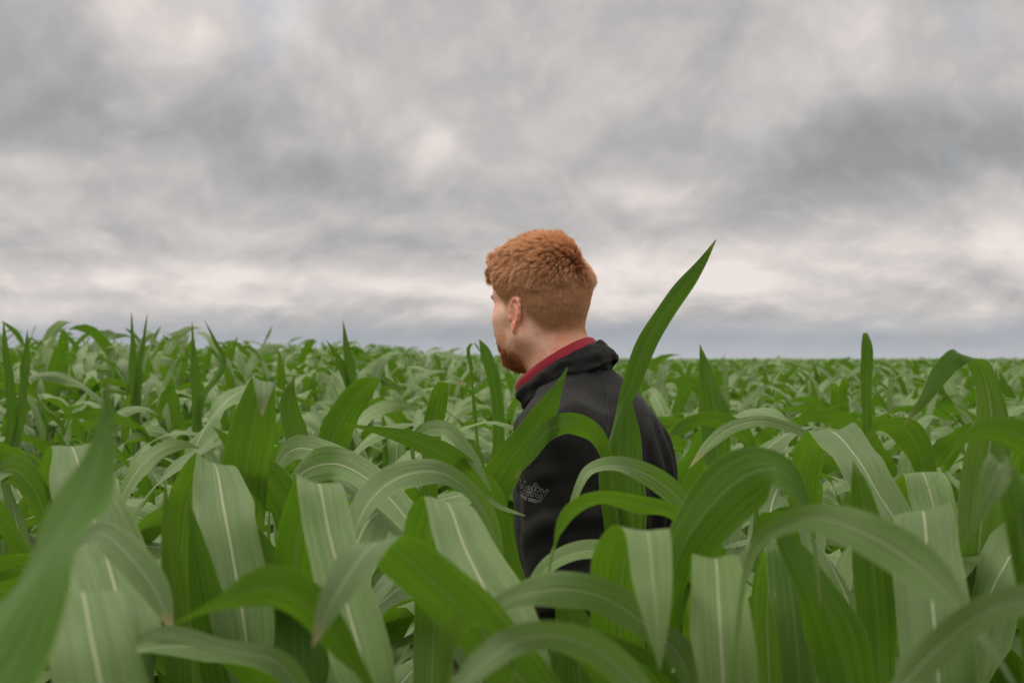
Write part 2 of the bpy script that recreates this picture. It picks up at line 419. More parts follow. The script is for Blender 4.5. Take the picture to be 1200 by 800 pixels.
# plant: label, stalk (px, d), [ leaf: face, index, ref, [(px, py, d, width, roll) base..tip] ]
HERO = [
 ('tall corn plant whose longest pointed leaf rises past the right shoulder of the man', (734, 2.24), [
   ('under', 4, az(-12), [(728,640,2.24,.05,0),(714,560,2.22,.045,-10),(718,508,2.21,.026,-25),(738,455,2.2,.032,-5),(759,400,2.19,.036,0),(794,346,2.18,.032,0),(822,308,2.17,.017,0),(839,281,2.16,.002,0)]),
   ('under', 3, az(5), [(735,760,2.26,.07,0),(734,680,2.27,.078,0),(734,600,2.27,.078,0),(736,540,2.27,.058,0),(737,495,2.27,.034,0),(738,462,2.27,.002,0)]),
   ('under', 3, YR, [(722,600,2.22,.035,0),(710,545,2.18,.04,20),(696,510,2.15,.042,50),(668,496,2.12,.042,62),(640,508,2.1,.038,62),(618,538,2.08,.024,55),(602,561,2.06,.002,50)]),
   ('top', 3, YR, [(740,640,2.2,.03,0),(828,650,2.1,.036,60),(800,590,2.0,.036,60),(765,560,1.95,.038,60),(725,546,1.9,.034,60),(690,553,1.86,.028,50),(673,585,1.84,.016,30),(668,604,1.83,.003,20)])]),
 ('corn plant whose ribbed dark leaf points up across the left edge of the black jacket', (600, 2.2), [
   ('under', 3, az(-15), [(604,720,2.2,.06,0),(584,650,2.18,.070,0),(574,592,2.16,.070,0),(594,545,2.14,.064,10),(630,498,2.12,.050,12),(653,456,2.1,.018,5),(665,430,2.1,.002,0)]),
   ('under', 3, YR, [(600,700,2.1,.05,10),(590,640,2.0,.055,40),(570,580,1.95,.052,60),(535,542,1.9,.045,65),(480,514,1.86,.026,60),(403,496,1.82,.002,60)]),
   ('top', 2, YR, [(590,700,2.0,.02,0),(560,640,1.95,.02,0),(562,582,1.92,.014,30),(588,595,1.9,.010,60),(615,604,1.88,.002,60)])]),
 ('corn plant whose blurred dark leaf cuts up from the lower left corner', (-80, .70), [
   ('under', 2, az(-30), [(-80,880,.62,.066,0),(-12,752,.65,.060,0),(50,658,.69,.046,5),(94,585,.74,.030,5),(116,530,.77,.016,0),(125,480,.79,.007,0),(124,440,.80,.001,0)])]),
 ('corn plant with a wide pale blade bent over flat at the bottom left corner', (92, 1.12), [
   ('top', 3, az(-8), [(95,860,1.14,.05,0),(82,745,1.06,.058,0),(95,693,.96,.056,0),(108,750,.88,.062,0),(128,850,.84,.06,0),(140,930,.83,.04,0)]),
   ('top', 2, YR, [(70,720,1.2,.02,0),(88,645,1.16,.022,30),(118,624,1.1,.024,55),(152,652,1.07,.032,60),(182,692,1.05,.026,50),(202,740,1.03,.002,40)])]),
 ('corn plant with a broad ribbed blade folding down by the big blurred leaf', (68, 1.6), [
   ('top', 3, az(-6), [(70,660,1.62,.05,0),(68,570,1.57,.055,0),(83,523,1.47,.046,0),(104,590,1.36,.078,0),(128,665,1.27,.085,0),(152,750,1.2,.07,0),(165,820,1.18,.03,0)]),
   ('top', 2, YR, [(55,650,1.6,.03,0),(48,590,1.55,.03,30),(20,552,1.5,.035,60),(-10,560,1.45,.035,60),(-40,600,1.42,.02,50)])]),
 ('corn plant with a wide white-ribbed blade bent square over, left front', (222, 1.72), [
   ('top', 3, az(-8), [(212,680,1.75,.05,0),(220,585,1.66,.055,0),(249,542,1.52,.045,0),(263,600,1.43,.072,0),(276,670,1.38,.080,0),(288,745,1.34,.072,0),(296,830,1.32,.04,0)]),
   ('under', 1, az(20), [(212,820,1.3,.03,0),(206,710,1.3,.028,0),(199,635,1.3,.018,0),(193,562,1.3,.001,0)]),
   ('under', 1, az(-10), [(275,880,1.36,.06,0),(256,770,1.36,.055,0),(238,680,1.36,.034,0),(220,580,1.36,.001,0)])]),
 ('corn plant whose bright leaf arches low across the left front, thin tip pointing left', (450, .98), [
   ('under', 2, YR, [(450,860,.97,.05,10),(412,780,.95,.056,40),(362,712,.93,.050,55),(316,688,.92,.034,55),(262,706,.91,.016,50),(203,731,.90,.001,50)]),
   ('top', 2, YR, [(380,880,1.0,.02,0),(330,780,1.0,.022,40),(260,760,1.0,.018,60),(200,742,1.0,.016,60),(160,752,1.0,.010,50),(150,775,1.0,.001,50)])]),
 ('corn plant with a pale square crested blade hanging left of the big folded leaf', (350, 1.45), [
   ('top', 3, az(-6), [(345,720,1.5,.05,0),(350,625,1.41,.052,0),(372,566,1.27,.044,0),(386,625,1.21,.050,0),(406,705,1.15,.056,0),(430,790,1.1,.052,0),(452,870,1.08,.03,0)]),
   ('under', 2, az(10), [(360,760,1.5,.05,0),(330,690,1.5,.05,0),(310,650,1.5,.035,0),(295,610,1.5,.002,0)])]),
 ('corn plant with a huge leaf folded into an inverted V at the bottom centre', (640, 1.04), [
   ('under', 2, az(0), [(645,860,1.06,.05,0),(572,748,1.04,.056,0),(508,682,1.015,.056,0),(456,638,.985,.050,0),(432,642,.935,.040,0),(406,676,.91,.028,0),(382,718,.895,.016,0),(366,758,.885,.001,0)]),
   ('under', 2, YR, [(600,830,.97,.03,0),(595,765,.95,.03,30),(562,728,.94,.03,50),(532,748,.93,.03,30),(523,800,.92,.03,0),(520,870,.92,.01,0)])]),
 ('corn plant with a smooth pale blade and white rib sloping down left of the jacket', (505, 1.45), [
   ('top', 3, az(-12), [(508,720,1.5,.05,0),(500,630,1.42,.052,0),(522,588,1.30,.050,0),(546,645,1.23,.060,0),(578,708,1.16,.062,0),(615,780,1.1,.05,0),(640,850,1.08,.02,0)])]),
 ('corn plant whose pale leaf arches over in a hump left of the jacket', (590, 1.7), [
   ('top', 4, YR, [(596,740,1.72,.04,0),(580,630,1.66,.035,10),(556,582,1.6,.028,35),(515,553,1.55,.034,62),(466,560,1.5,.048,60),(430,592,1.45,.045,45),(410,645,1.4,.028,30),(402,690,1.38,.004,20)])]),
 ('corn plant with two long pale leaves sweeping right above the square blades', (322, 2.05), [
   ('top', 3, YR, [(316,640,2.1,.03,0),(320,560,2.08,.035,20),(342,527,2.0,.042,55),(378,531,1.9,.048,62),(414,557,1.82,.052,58),(454,603,1.76,.048,50),(494,650,1.7,.024,40)]),
   ('top', 3, YR, [(335,680,2.0,.03,0),(330,600,1.95,.035,20),(352,556,1.88,.044,50),(392,543,1.8,.05,62),(432,562,1.74,.05,60),(474,604,1.68,.045,50),(505,655,1.62,.02,40)])]),
 ('corn plant with a dark ribbed leaf slanting up to the left behind the square blade', (368, 1.82), [
   ('under', 2, az(40), [(372,720,1.84,.055,0),(350,625,1.8,.06,20),(318,565,1.78,.050,40),(284,532,1.76,.032,45),(250,500,1.74,.001,40)])]),
 ('upright corn plant with a folded over triangular leaf tip, left of centre', (285, 1.75), [
   ('under', 2, az(6), [(282,640,1.78,.06,0),(287,565,1.74,.07,0),(297,500,1.7,.062,0),(308,448,1.66,.036,0),(309,462,1.625,.022,0),(307,488,1.61,.001,0)])]),
 ('corn plant with a bright curved leaf hooking right in the middle distance', (378, 2.25), [
   ('under', 2, az(-20), [(372,600,2.26,.06,0),(388,520,2.2,.062,0),(412,472,2.15,.05,0),(440,445,2.12,.03,15),(474,456,2.1,.002,30)]),
   ('under', 2, az(10), [(385,590,2.26,.05,0),(352,520,2.26,.05,0),(338,470,2.25,.03,0),(345,440,2.25,.002,0)])]),
 ('corn plant with a small paddle shaped leaf standing up, tip bent right', (505, 2.15), [
   ('under', 2, az(10), [(503,600,2.16,.03,0),(506,510,2.14,.034,0),(514,470,2.12,.036,0),(523,446,2.1,.028,20),(548,451,2.08,.001,40)]),
   ('top', 3, YR, [(503,610,2.1,.03,0),(485,540,2.0,.03,20),(495,508,1.95,.03,55),(525,505,1.92,.03,60),(555,540,1.9,.02,50),(575,575,1.88,.002,40)])]),
 ('corn plant with a bright narrow leaf arched like a hook before the jacket', (835, 1.5), [
   ('under', 4, YR, [(845,800,1.52,.03,0),(840,660,1.48,.03,20),(795,606,1.42,.024,60),(750,591,1.38,.026,60),(706,585,1.35,.032,55),(668,604,1.33,.038,30),(650,645,1.32,.034,10),(641,694,1.31,.002,0)])]),
 ('corn plant with a pale blade hung like a tongue between two bright sides, bottom centre', (733, 1.28), [
   ('top', 4, az(-3), [(735,860,1.32,.05,0),(726,730,1.25,.06,0),(733,655,1.18,.062,0),(757,622,1.09,.044,0),(765,680,1.03,.032,0),(770,732,1.0,.018,0),(773,786,.98,.001,0)]),
   ('top', 3, YR, [(810,860,1.2,.03,0),(800,775,1.15,.034,40),(752,728,1.13,.028,45),(704,698,1.11,.034,58),(652,690,1.08,.032,66),(598,702,1.05,.020,60),(548,728,1.05,.004,60)]),
   ('under', 2, YR, [(810,910,1.17,.055,40),(762,822,1.13,.066,55),(708,766,1.10,.052,62),(655,750,1.07,.024,60),(628,760,1.06,.002,50)]),
   ('under', 2, az(5), [(684,900,1.9,.08,0),(680,790,1.9,.10,0),(672,735,1.9,.07,0),(660,700,1.9,.03,0),(650,680,1.9,.001,0)]),
   ('top', 3, YR, [(770,800,1.6,.03,0),(765,690,1.6,.03,30),(735,652,1.6,.034,60),(688,645,1.58,.034,60),(646,661,1.56,.03,45),(622,694,1.55,.02,30),(614,730,1.55,.002,20)])]),
 ('corn plant whose big bright leaf humps over right of the man in the front', (765, 1.32), [
   ('under', 2, YR, [(762,860,1.34,.03,40),(782,710,1.28,.038,55),(800,642,1.25,.056,62),(836,590,1.22,.068,64),(876,557,1.2,.058,60),(912,551,1.18,.034,40),(936,576,1.17,.026,20),(950,618,1.16,.018,5),(958,665,1.15,.009,0),(961,712,1.15,.001,0)])]),
 ('corn plant with a dusky square blade hung straight down, right of bottom centre', (832, 1.38), [
   ('top', 3, az(-2), [(830,880,1.42,.05,0),(828,720,1.32,.052,0),(838,654,1.18,.046,0),(842,705,1.11,.052,0),(846,770,1.07,.054,0),(850,850,1.05,.05,0),(852,920,1.05,.03,0)])]),
 ('corn plant whose long pale leaf sweeps down to the lower right corner', (850, 1.0), [
   ('top', 4, YR, [(858,900,1.04,.012,0),(862,760,1.0,.013,20),(874,672,.975,.014,35),(900,626,.95,.015,50),(945,607,.92,.018,62),(1004,620,.88,.030,60),(1072,660,.86,.036,52),(1132,722,.84,.026,40),(1185,800,.82,.012,40)])]),
 ('corn plant with the widest pale square blade, white rib and straight crest, at right', (1078, 1.5), [
   ('top', 3, az(-3), [(1076,860,1.52,.05,0),(1070,680,1.42,.06,0),(1081,599,1.25,.060,0),(1088,660,1.18,.064,0),(1096,745,1.13,.068,0),(1102,840,1.1,.06,0),(1105,920,1.1,.03,0)])]),
 ('corn plant with a smooth pale leaf curving over like a slide, right of centre', (945, 1.9), [
   ('top', 3, az(-25), [(938,680,1.92,.04,0),(946,545,1.84,.048,10),(972,506,1.72,.056,20),(1004,536,1.62,.058,20),(1032,582,1.55,.054,15),(1062,628,1.5,.034,10),(1085,662,1.48,.004,10)])]),
 ('tall corn plant with a high arched leaf that hooks down left near the right edge', (1142, 1.72), [
   ('top', 2, az(-5), [(1138,800,1.74,.05,0),(1146,660,1.72,.072,0),(1155,560,1.7,.068,0),(1162,490,1.68,.046,0),(1150,432,1.66,.030,15),(1128,416,1.64,.026,40),(1104,436,1.62,.026,45),(1085,466,1.6,.016,45),(1058,499,1.58,.001,45)])]),
 ('corn plant whose bright leaf comes in over the right edge, thin tip hanging', (1270, 1.35), [
   ('under', 2, YR, [(1275,640,1.36,.04,20),(1240,550,1.34,.042,50),(1196,512,1.32,.038,62),(1158,504,1.3,.028,60),(1128,516,1.28,.018,40),(1104,548,1.27,.012,20),(1076,588,1.26,.001,20)])]),
 ('corn plant with a short blurred dark leaf curling at the right edge', (1215, .96), [
   ('under', 2, az(25), [(1222,880,.96,.03,0),(1205,660,.96,.030,0),(1176,545,.96,.022,0),(1160,572,.95,.022,0),(1132,636,.94,.001,0)]),
   ('top', 2, az(-10), [(1245,860,1.0,.04,0),(1250,700,1.0,.05,0),(1228,560,.98,.045,0),(1230,640,.95,.05,0),(1240,740,.94,.04,0)])]),
 ('corn plant with a pale crested blade just left of the high hooked leaf', (1060, 1.75), [
   ('top', 2, az(-5), [(1056,700,1.78,.05,0),(1062,590,1.72,.054,0),(1079,553,1.65,.05,0),(1094,592,1.6,.054,0),(1104,645,1.56,.04,0),(1110,700,1.55,.004,0)]),
   ('under', 2, YR, [(1085,640,2.0,.04,0),(1082,548,1.98,.044,40),(1062,505,1.96,.05,60),(1032,500,1.94,.04,60),(1008,530,1.92,.015,50),(1000,548,1.92,.002,50)])]),
 ('corn plant with a thick pale leaf rising out of the bottom right corner', (985, .82), [
   ('top', 2, YR, [(985,900,.82,.03,0),(1050,812,.81,.022,40),(1108,750,.8,.023,52),(1160,714,.79,.020,62),(1222,704,.78,.02,60),(1270,730,.78,.002,60)])]),
 ('corn plant whose blurred pale leaf bows over at the very bottom, left of centre', (760, .86), [
   ('top', 3, YR, [(830,940,.90,.02,0),(775,840,.86,.022,35),(712,770,.83,.022,50),(655,745,.81,.021,60),(602,752,.79,.021,62),(552,792,.77,.020,45),(505,850,.76,.008,30)])]),
 ('corn plant with an upright light blade and bright spine, right of the dusky square blade', (905, 1.5), [
   ('top', 2, az(-4), [(904,860,1.52,.04,0),(900,700,1.48,.044,0),(916,638,1.42,.036,0),(928,700,1.38,.046,0),(936,780,1.35,.044,0),(940,870,1.33,.02,0)]),
   ('under', 2, az(15), [(1004,880,1.22,.055,0),(992,790,1.21,.06,0),(968,712,1.2,.052,0),(936,655,1.2,.034,0),(900,610,1.2,.001,0)])]),
 ('corn plant with a dark upright blade behind the long sweeping leaf', (1030, 1.4), [
   ('under', 1, az(5), [(1032,880,1.4,.05,0),(1030,760,1.4,.05,0),(1022,660,1.4,.045,0),(1012,590,1.4,.03,0),(1000,540,1.4,.001,0)])]),
 ('corn plant with a rounded paddle leaf standing alone above the field at right', (1015, 4.5), [
   ('under', 2, az(4), [(1016,560,4.5,.03,0),(1016,470,4.5,.044,0),(1016,430,4.5,.05,0),(1016,405,4.5,.042,0),(1014,390,4.5,.018,0)])]),
 ('corn plant with a dark spear shaped leaf just right of the tall leaf', (838, 3.3), [
   ('under', 1, az(10), [(842,560,3.3,.07,0),(838,490,3.3,.085,0),(831,450,3.3,.055,0),(820,403,3.3,.001,0)])]),
 ('corn plant whose green leaf humps up beside the back of the jacket', (882, 2.8), [
   ('under', 2, YR, [(886,600,2.82,.03,0),(880,530,2.8,.04,30),(862,503,2.76,.045,60),(832,492,2.72,.042,60),(800,500,2.7,.03,60),(782,514,2.68,.002,50)]),
   ('top', 2, YR, [(900,620,2.2,.02,0),(955,525,2.1,.02,30),(905,495,2.05,.022,60),(862,499,2.0,.024,60),(832,520,1.96,.022,50),(808,548,1.94,.002,40)])]),
 ('corn plant with two slender spear tips standing high over the left field', (160, 6.0), [
   ('under', 1, az(5), [(158,470,6,.048,0),(156,425,6,.048,0),(155,392,6,.020,0),(154,364,6,.001,0)]),
   ('under', 1, az(-15), [(160,470,6,.048,0),(164,425,6,.042,0),(169,392,6,.018,0),(173,366,6,.001,0)])]),
 ('corn plant with a spear tip and a slanting tip above the left field', (232, 5.6), [
   ('under', 1, az(5), [(230,470,5.6,.048,0),(228,430,5.6,.042,0),(226,400,5.6,.018,0),(225,376,5.6,.001,0)]),
   ('under', 1, az(-30), [(236,470,5.6,.042,0),(262,425,5.6,.042,0),(252,400,5.6,.020,0),(239,374,5.6,.001,0)])]),
 ('corn plant with one spear tip standing against the cloud left of the man', (410, 5.2), [
   ('under', 1, az(5), [(412,480,5.2,.048,0),(410,430,5.2,.05,0),(405,400,5.2,.024,0),(402,374,5.2,.001,0)]),
   ('under', 1, az(-30), [(415,480,5.2,.042,0),(400,430,5.2,.05,0),(390,410,5.2,.018,0),(382,398,5.2,.001,0)])]),
 ('corn plant with a blunt dark tip at the far left edge of the field', (10, 5.0), [
   ('under', 1, az(5), [(14,500,5,.048,0),(10,440,5,.048,0),(6,405,5,.024,0),(4,376,5,.004,0)]),
   ('under', 1, az(-10), [(22,500,5,.042,0),(28,440,5,.05,0),(31,410,5,.025,0),(32,386,5,.001,0)])]),
 ('corn plant whose leaf shows beside the face of the man, curling over', (572, 4.2), [
   ('under', 1, az(5), [(585,520,4.2,.042,0),(580,450,4.2,.048,0),(570,415,4.2,.045,0),(562,398,4.2,.004,0)]),
   ('under', 2, az(40), [(560,520,4.2,.018,0),(552,430,4.2,.018,0),(549,408,4.2,.026,0),(556,402,4.2,.02,0),(562,412,4.2,.002,0)])]),
]
hero_xy = []
for hi, (label, (spx, sd_), leaves) in enumerate(HERO):
    s = at(spx, 418, sd_); gz = ground_z(s.x, s.y)
    root = empty('corn_plant', (s.x, s.y, gz - .01)); tag(root, label, 'corn plant')
    hero_xy.append((s.x, s.y))
    tops = []
    for li, (face, idx, ref, pts) in enumerate(leaves):
        P = [at(a, b, c) - root.location for (a, b, c, w_, r_) in pts]
        wk = (.84 if sd_ < 4 else .8) if hi != 2 else 1.1
        W = [p[3] * wk for p in pts]; RL = [p[4] for p in pts]
        b0 = P[0]; zb = min(b0.z - .10, 1.12); tops.append(zb)
        # the blade grows out of the stalk below its first visible point
        P = [Vector((0.004, 0, zb - .05)), Vector((b0.x * .35, b0.y * .35, (zb + b0.z) / 2 - .01))] + P
        W = [.03, .04] + W; RL = [RL[0], RL[0]] + RL
        if W[-1] > .004 and sd_ < 4:                                   # every blade runs out to a point
            dv = (P[-1] - P[-2]); dv = dv / dv.length
            P += [P[-1] + dv * .09 + Vector((0, 0, -.02)), P[-1] + dv * .15 + Vector((0, 0, -.05))]; W += [W[-1] * .6, .001]; RL += [RL[-1], RL[-1]]
        near = sd_ < 3
        fv = random.Random(hi * 9 + li)
        V, F, UV = ribbon([tuple(p) for p in P], W, ref, RL, 84 if near else 30, 12 if near else 6,
                          fold=fv.uniform(.16, .28), ruf=fv.uniform(.09, .22), seed=hi * 17 + li, show=(idx + 2, face, tuple(Vector(EYE) - root.location)))
        me = npmesh('leaf', V, F, uv=UV, attrs={'rnd': np.full(len(V), fv.uniform(.12, .55) if hi != 2 else .3), 'along': alongof(*((84, 12) if near else (30, 6)))})
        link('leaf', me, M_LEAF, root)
    V, F = stalk_arrays(min(1.14, max(tops) + .02))
    link('stalk', npmesh('stalk', V, F), M_STALK, root)
    # ordinary lower leaves
    k = hi % NVAR
    full = 1.4 < sd_ < 3.2 and not (580 < spx < 800)
    for j in range(0, 8 if full else (6 if sd_ > 1.3 else 4)):
        c = link('leaf', LEAF_ME[k][j], None, root); c.rotation_euler[2] = hi * 1.3; c.scale = (.9, .9, 1.0 if j > 5 else .86)
    if full and not (430 < spx < 900):                                               # a second whorl of mid leaves thickens the near rows
        for j in (4, 5, 6, 7):
            c = link('leaf', LEAF_ME[(k + 5) % NVAR][j], None, root); c.rotation_euler[2] = hi * 2.1 + 1.7; c.scale = (.82, .82, 1.04)

# ------------------------------------------------------------------ the rest of the field
MAN = (0.14, 2.66)
def crest_limit(x, y):
    """scale of a plant so the view keeps the man and the near leaves clear"""
    px = 600 + x / y * FPX
    if y < 2.75 and 560 < px < 815: return .70
    if y < 1.4: return .82
    if y < 1.7: return .94
    if y < 3.0: return 1.07
    return None
cand = []
row = 0.70
for i in range(-34, 35):
    for j in range(0, 330):
        x = i * .42 + random.uniform(-.09, .09); y = .95 + j * .25 + random.uniform(-.08, .08)
        if y > 12.5: continue
        cand.append((x, y))
cand = [(x, y) for x, y in cand if abs(x) < y * .385 + .55 and math.hypot(x - MAN[0], y - MAN[1]) > .33
        and all(math.hypot(x - a, y - b) > .13 for a, b in hero_xy)]
cand.sort(key=lambda c: math.hypot(*c))
N_IND = 300 - len(HERO)
ind = cand[:N_IND]
far_d = math.hypot(*ind[-1])
for x, y in ind:
    lim = crest_limit(x, y)
    px = 600 + x / y * FPX
    if lim: sc_ = lim * random.uniform(.94, 1.04)
    else: sc_ = random.uniform(.92, 1.09)
    side = 'left of the man' if px < 590 else ('right of the man' if px > 800 else 'around the man')
    if y < 2.3: lab = f'low leafy corn plant filling the gaps under the big front leaves, {side}'; grp = f'low front corn plants {side}'
    elif y < 4.5: lab = f'leafy green corn plant of the middle rows in soft focus, {side}'; grp = f'middle corn plants {side}'
    else: lab = f'blurred leafy corn plant of the back rows, {side}'; grp = f'back corn plants {side}'
    corn_plant(x, y, sc_, lab, grp, 9 if y < 4.5 else 6)
print('individual plants', len(ind), 'out to', far_d, 'of', len(cand))

# beyond them the field is one mass
def mass(name, pts, ns, nc, cnt, seed):
    rr = random.Random(seed); protos = []
    for k in range(10):
        Vs, Fs, Us, Rs = [], [], [], []; off = 0
        for p in variant_leaves(300 + k, count=9)[9 - cnt:]:
            V, F, UV, rv = leafmesh(p, ns, nc)
            Vs.append(V); Fs.append(F + off); Us.append(UV); Rs.append(np.column_stack([rv, alongof(ns, nc)])); off += len(V)
        protos.append((np.concatenate(Vs), np.concatenate(Fs), np.concatenate(Us), np.concatenate(Rs)))
    AV, AF, AU, AR = [], [], [], []; off = 0
    for (x, y, s) in pts:
        V, F, U, Rr = protos[rr.randrange(10)]
        a = rr.uniform(0, 6.28); c, sn = math.cos(a) * s, math.sin(a) * s
        sz = s * rr.uniform(.94, 1.06)
        Vn = np.column_stack([V[:, 0] * c - V[:, 1] * sn + x, V[:, 0] * sn + V[:, 1] * c + y, V[:, 2] * min(sz, 1.1) + ground_z(x, y)])
        AV.append(Vn); AF.append(F + off); AU.append(U); AR.append(np.column_stack([(Rr[:, 0] + rr.random()) % 1, Rr[:, 1]])); off += len(V)
    AR = np.concatenate(AR)
    me = npmesh(name, np.concatenate(AV), np.concatenate(AF), uv=np.concatenate(AU), attrs={'rnd': AR[:, 0], 'along': AR[:, 1]})
    return me
pts = [(x, y, random.uniform(.93, 1.09)) for x, y in cand[N_IND:]]
for (y0, y1, dens, s0) in ((12.5, 28, 6.5, 1.0), (28, 60, 2.6, 1.12)):
    n = int((y1 - y0) * dens * ((y0 + y1) * .41 + 2))
    for _ in range(n):
        y = math.sqrt(random.uniform(y0 ** 2, y1 ** 2)); x = random.uniform(-1, 1) * (y * .40 + 1)
        pts.append((x, y, s0 * random.uniform(.93, 1.07)))
near_pts = [p for p in pts if p[1] < 28]; far_pts = [p for p in pts if p[1] >= 28]
fieldA = mass('corn_field', near_pts, 12, 2, 6, 1)
o = link('corn_field', fieldA, M_LEAF); tag(o, 'dense mass of blurred corn plants filling the field behind the separate plants', 'corn field', kind='stuff')
fb = mass('corn_field_far', far_pts, 7, 2, 4, 2)
o = link('distant_corn_field', fb, M_LEAF); tag(o, 'distant corn reading as a flat green band along the horizon', 'corn field', kind='stuff')

# canopy of the far field, a rough closed surface of leaves seen edge on
m, t, out = new_mat('far_canopy')
tc = t.node('ShaderNodeTexCoord').outputs['Object']
n1 = t.noise(tc, 2.2, 4, .6); n2 = t.noise(tc, .02, 3, .5)
colr = t.mix(t.ss(n1, .3, .7), (.045, .085, .02), (.12, .17, .055)); colr = t.mix(t.m('MULTIPLY', n2, .5), colr, (.11, .15, .06))
p = principled(t, Base_Color=colr, Roughness=.7); t.l.new(p.outputs[0], out.inputs[0]); M_FAR = m
ys = np.concatenate([np.arange(26, 70, .6), np.arange(70, 200, 2.5), np.geomspace(200, 4000, 40)])
NX = 240; V = []
for y in ys:
    for i in range(NX + 1):
        x = (i / NX * 2 - 1) * (y * .55 + 3)
        base = 1.06 + .10 * sstep(y, 40, 80)
        V.append((x, y, base + ground_z(x, y) + .10 * mnoise.noise(Vector((x * 1.7, y * 1.7, 0))) + .06 * mnoise.noise(Vector((x * .2, y * .05, 3)))))
F = [(j * (NX + 1) + i, j * (NX + 1) + i + 1, (j + 1) * (NX + 1) + i + 1, (j + 1) * (NX + 1) + i) for j in range(len(ys) - 1) for i in range(NX)]
o = link('crop_canopy', npmesh('crop_canopy', V, F, smooth=False), M_FAR)
tag(o, 'unbroken green top of the corn crop running out to the horizon', 'corn field', kind='stuff')

# ------------------------------------------------------------------ the man
YAW = R(70)
PX, PY = MAN
def Rz(a): c, s = math.cos(a), math.sin(a); return np.array([[c, -s, 0], [s, c, 0], [0, 0, 1.]])
def Rx(a): c, s = math.cos(a), math.sin(a); return np.array([[1, 0, 0], [0, c, -s], [0, s, c.__float__()]])
def Ry(a): c, s = math.cos(a), math.sin(a); return np.array([[c, 0, s], [0, 1, 0], [-s, 0, c]])
HC = np.array([0.0, 0.090, 1.655])                 # centre of the head, torso frame: x right, y forward, z up
HR = Rz(R(-27)) @ Rx(R(-7))
HI = np.eye(3)
def hp(q): return HC + HR @ np.asarray(q, float)   # head frame -> torso frame

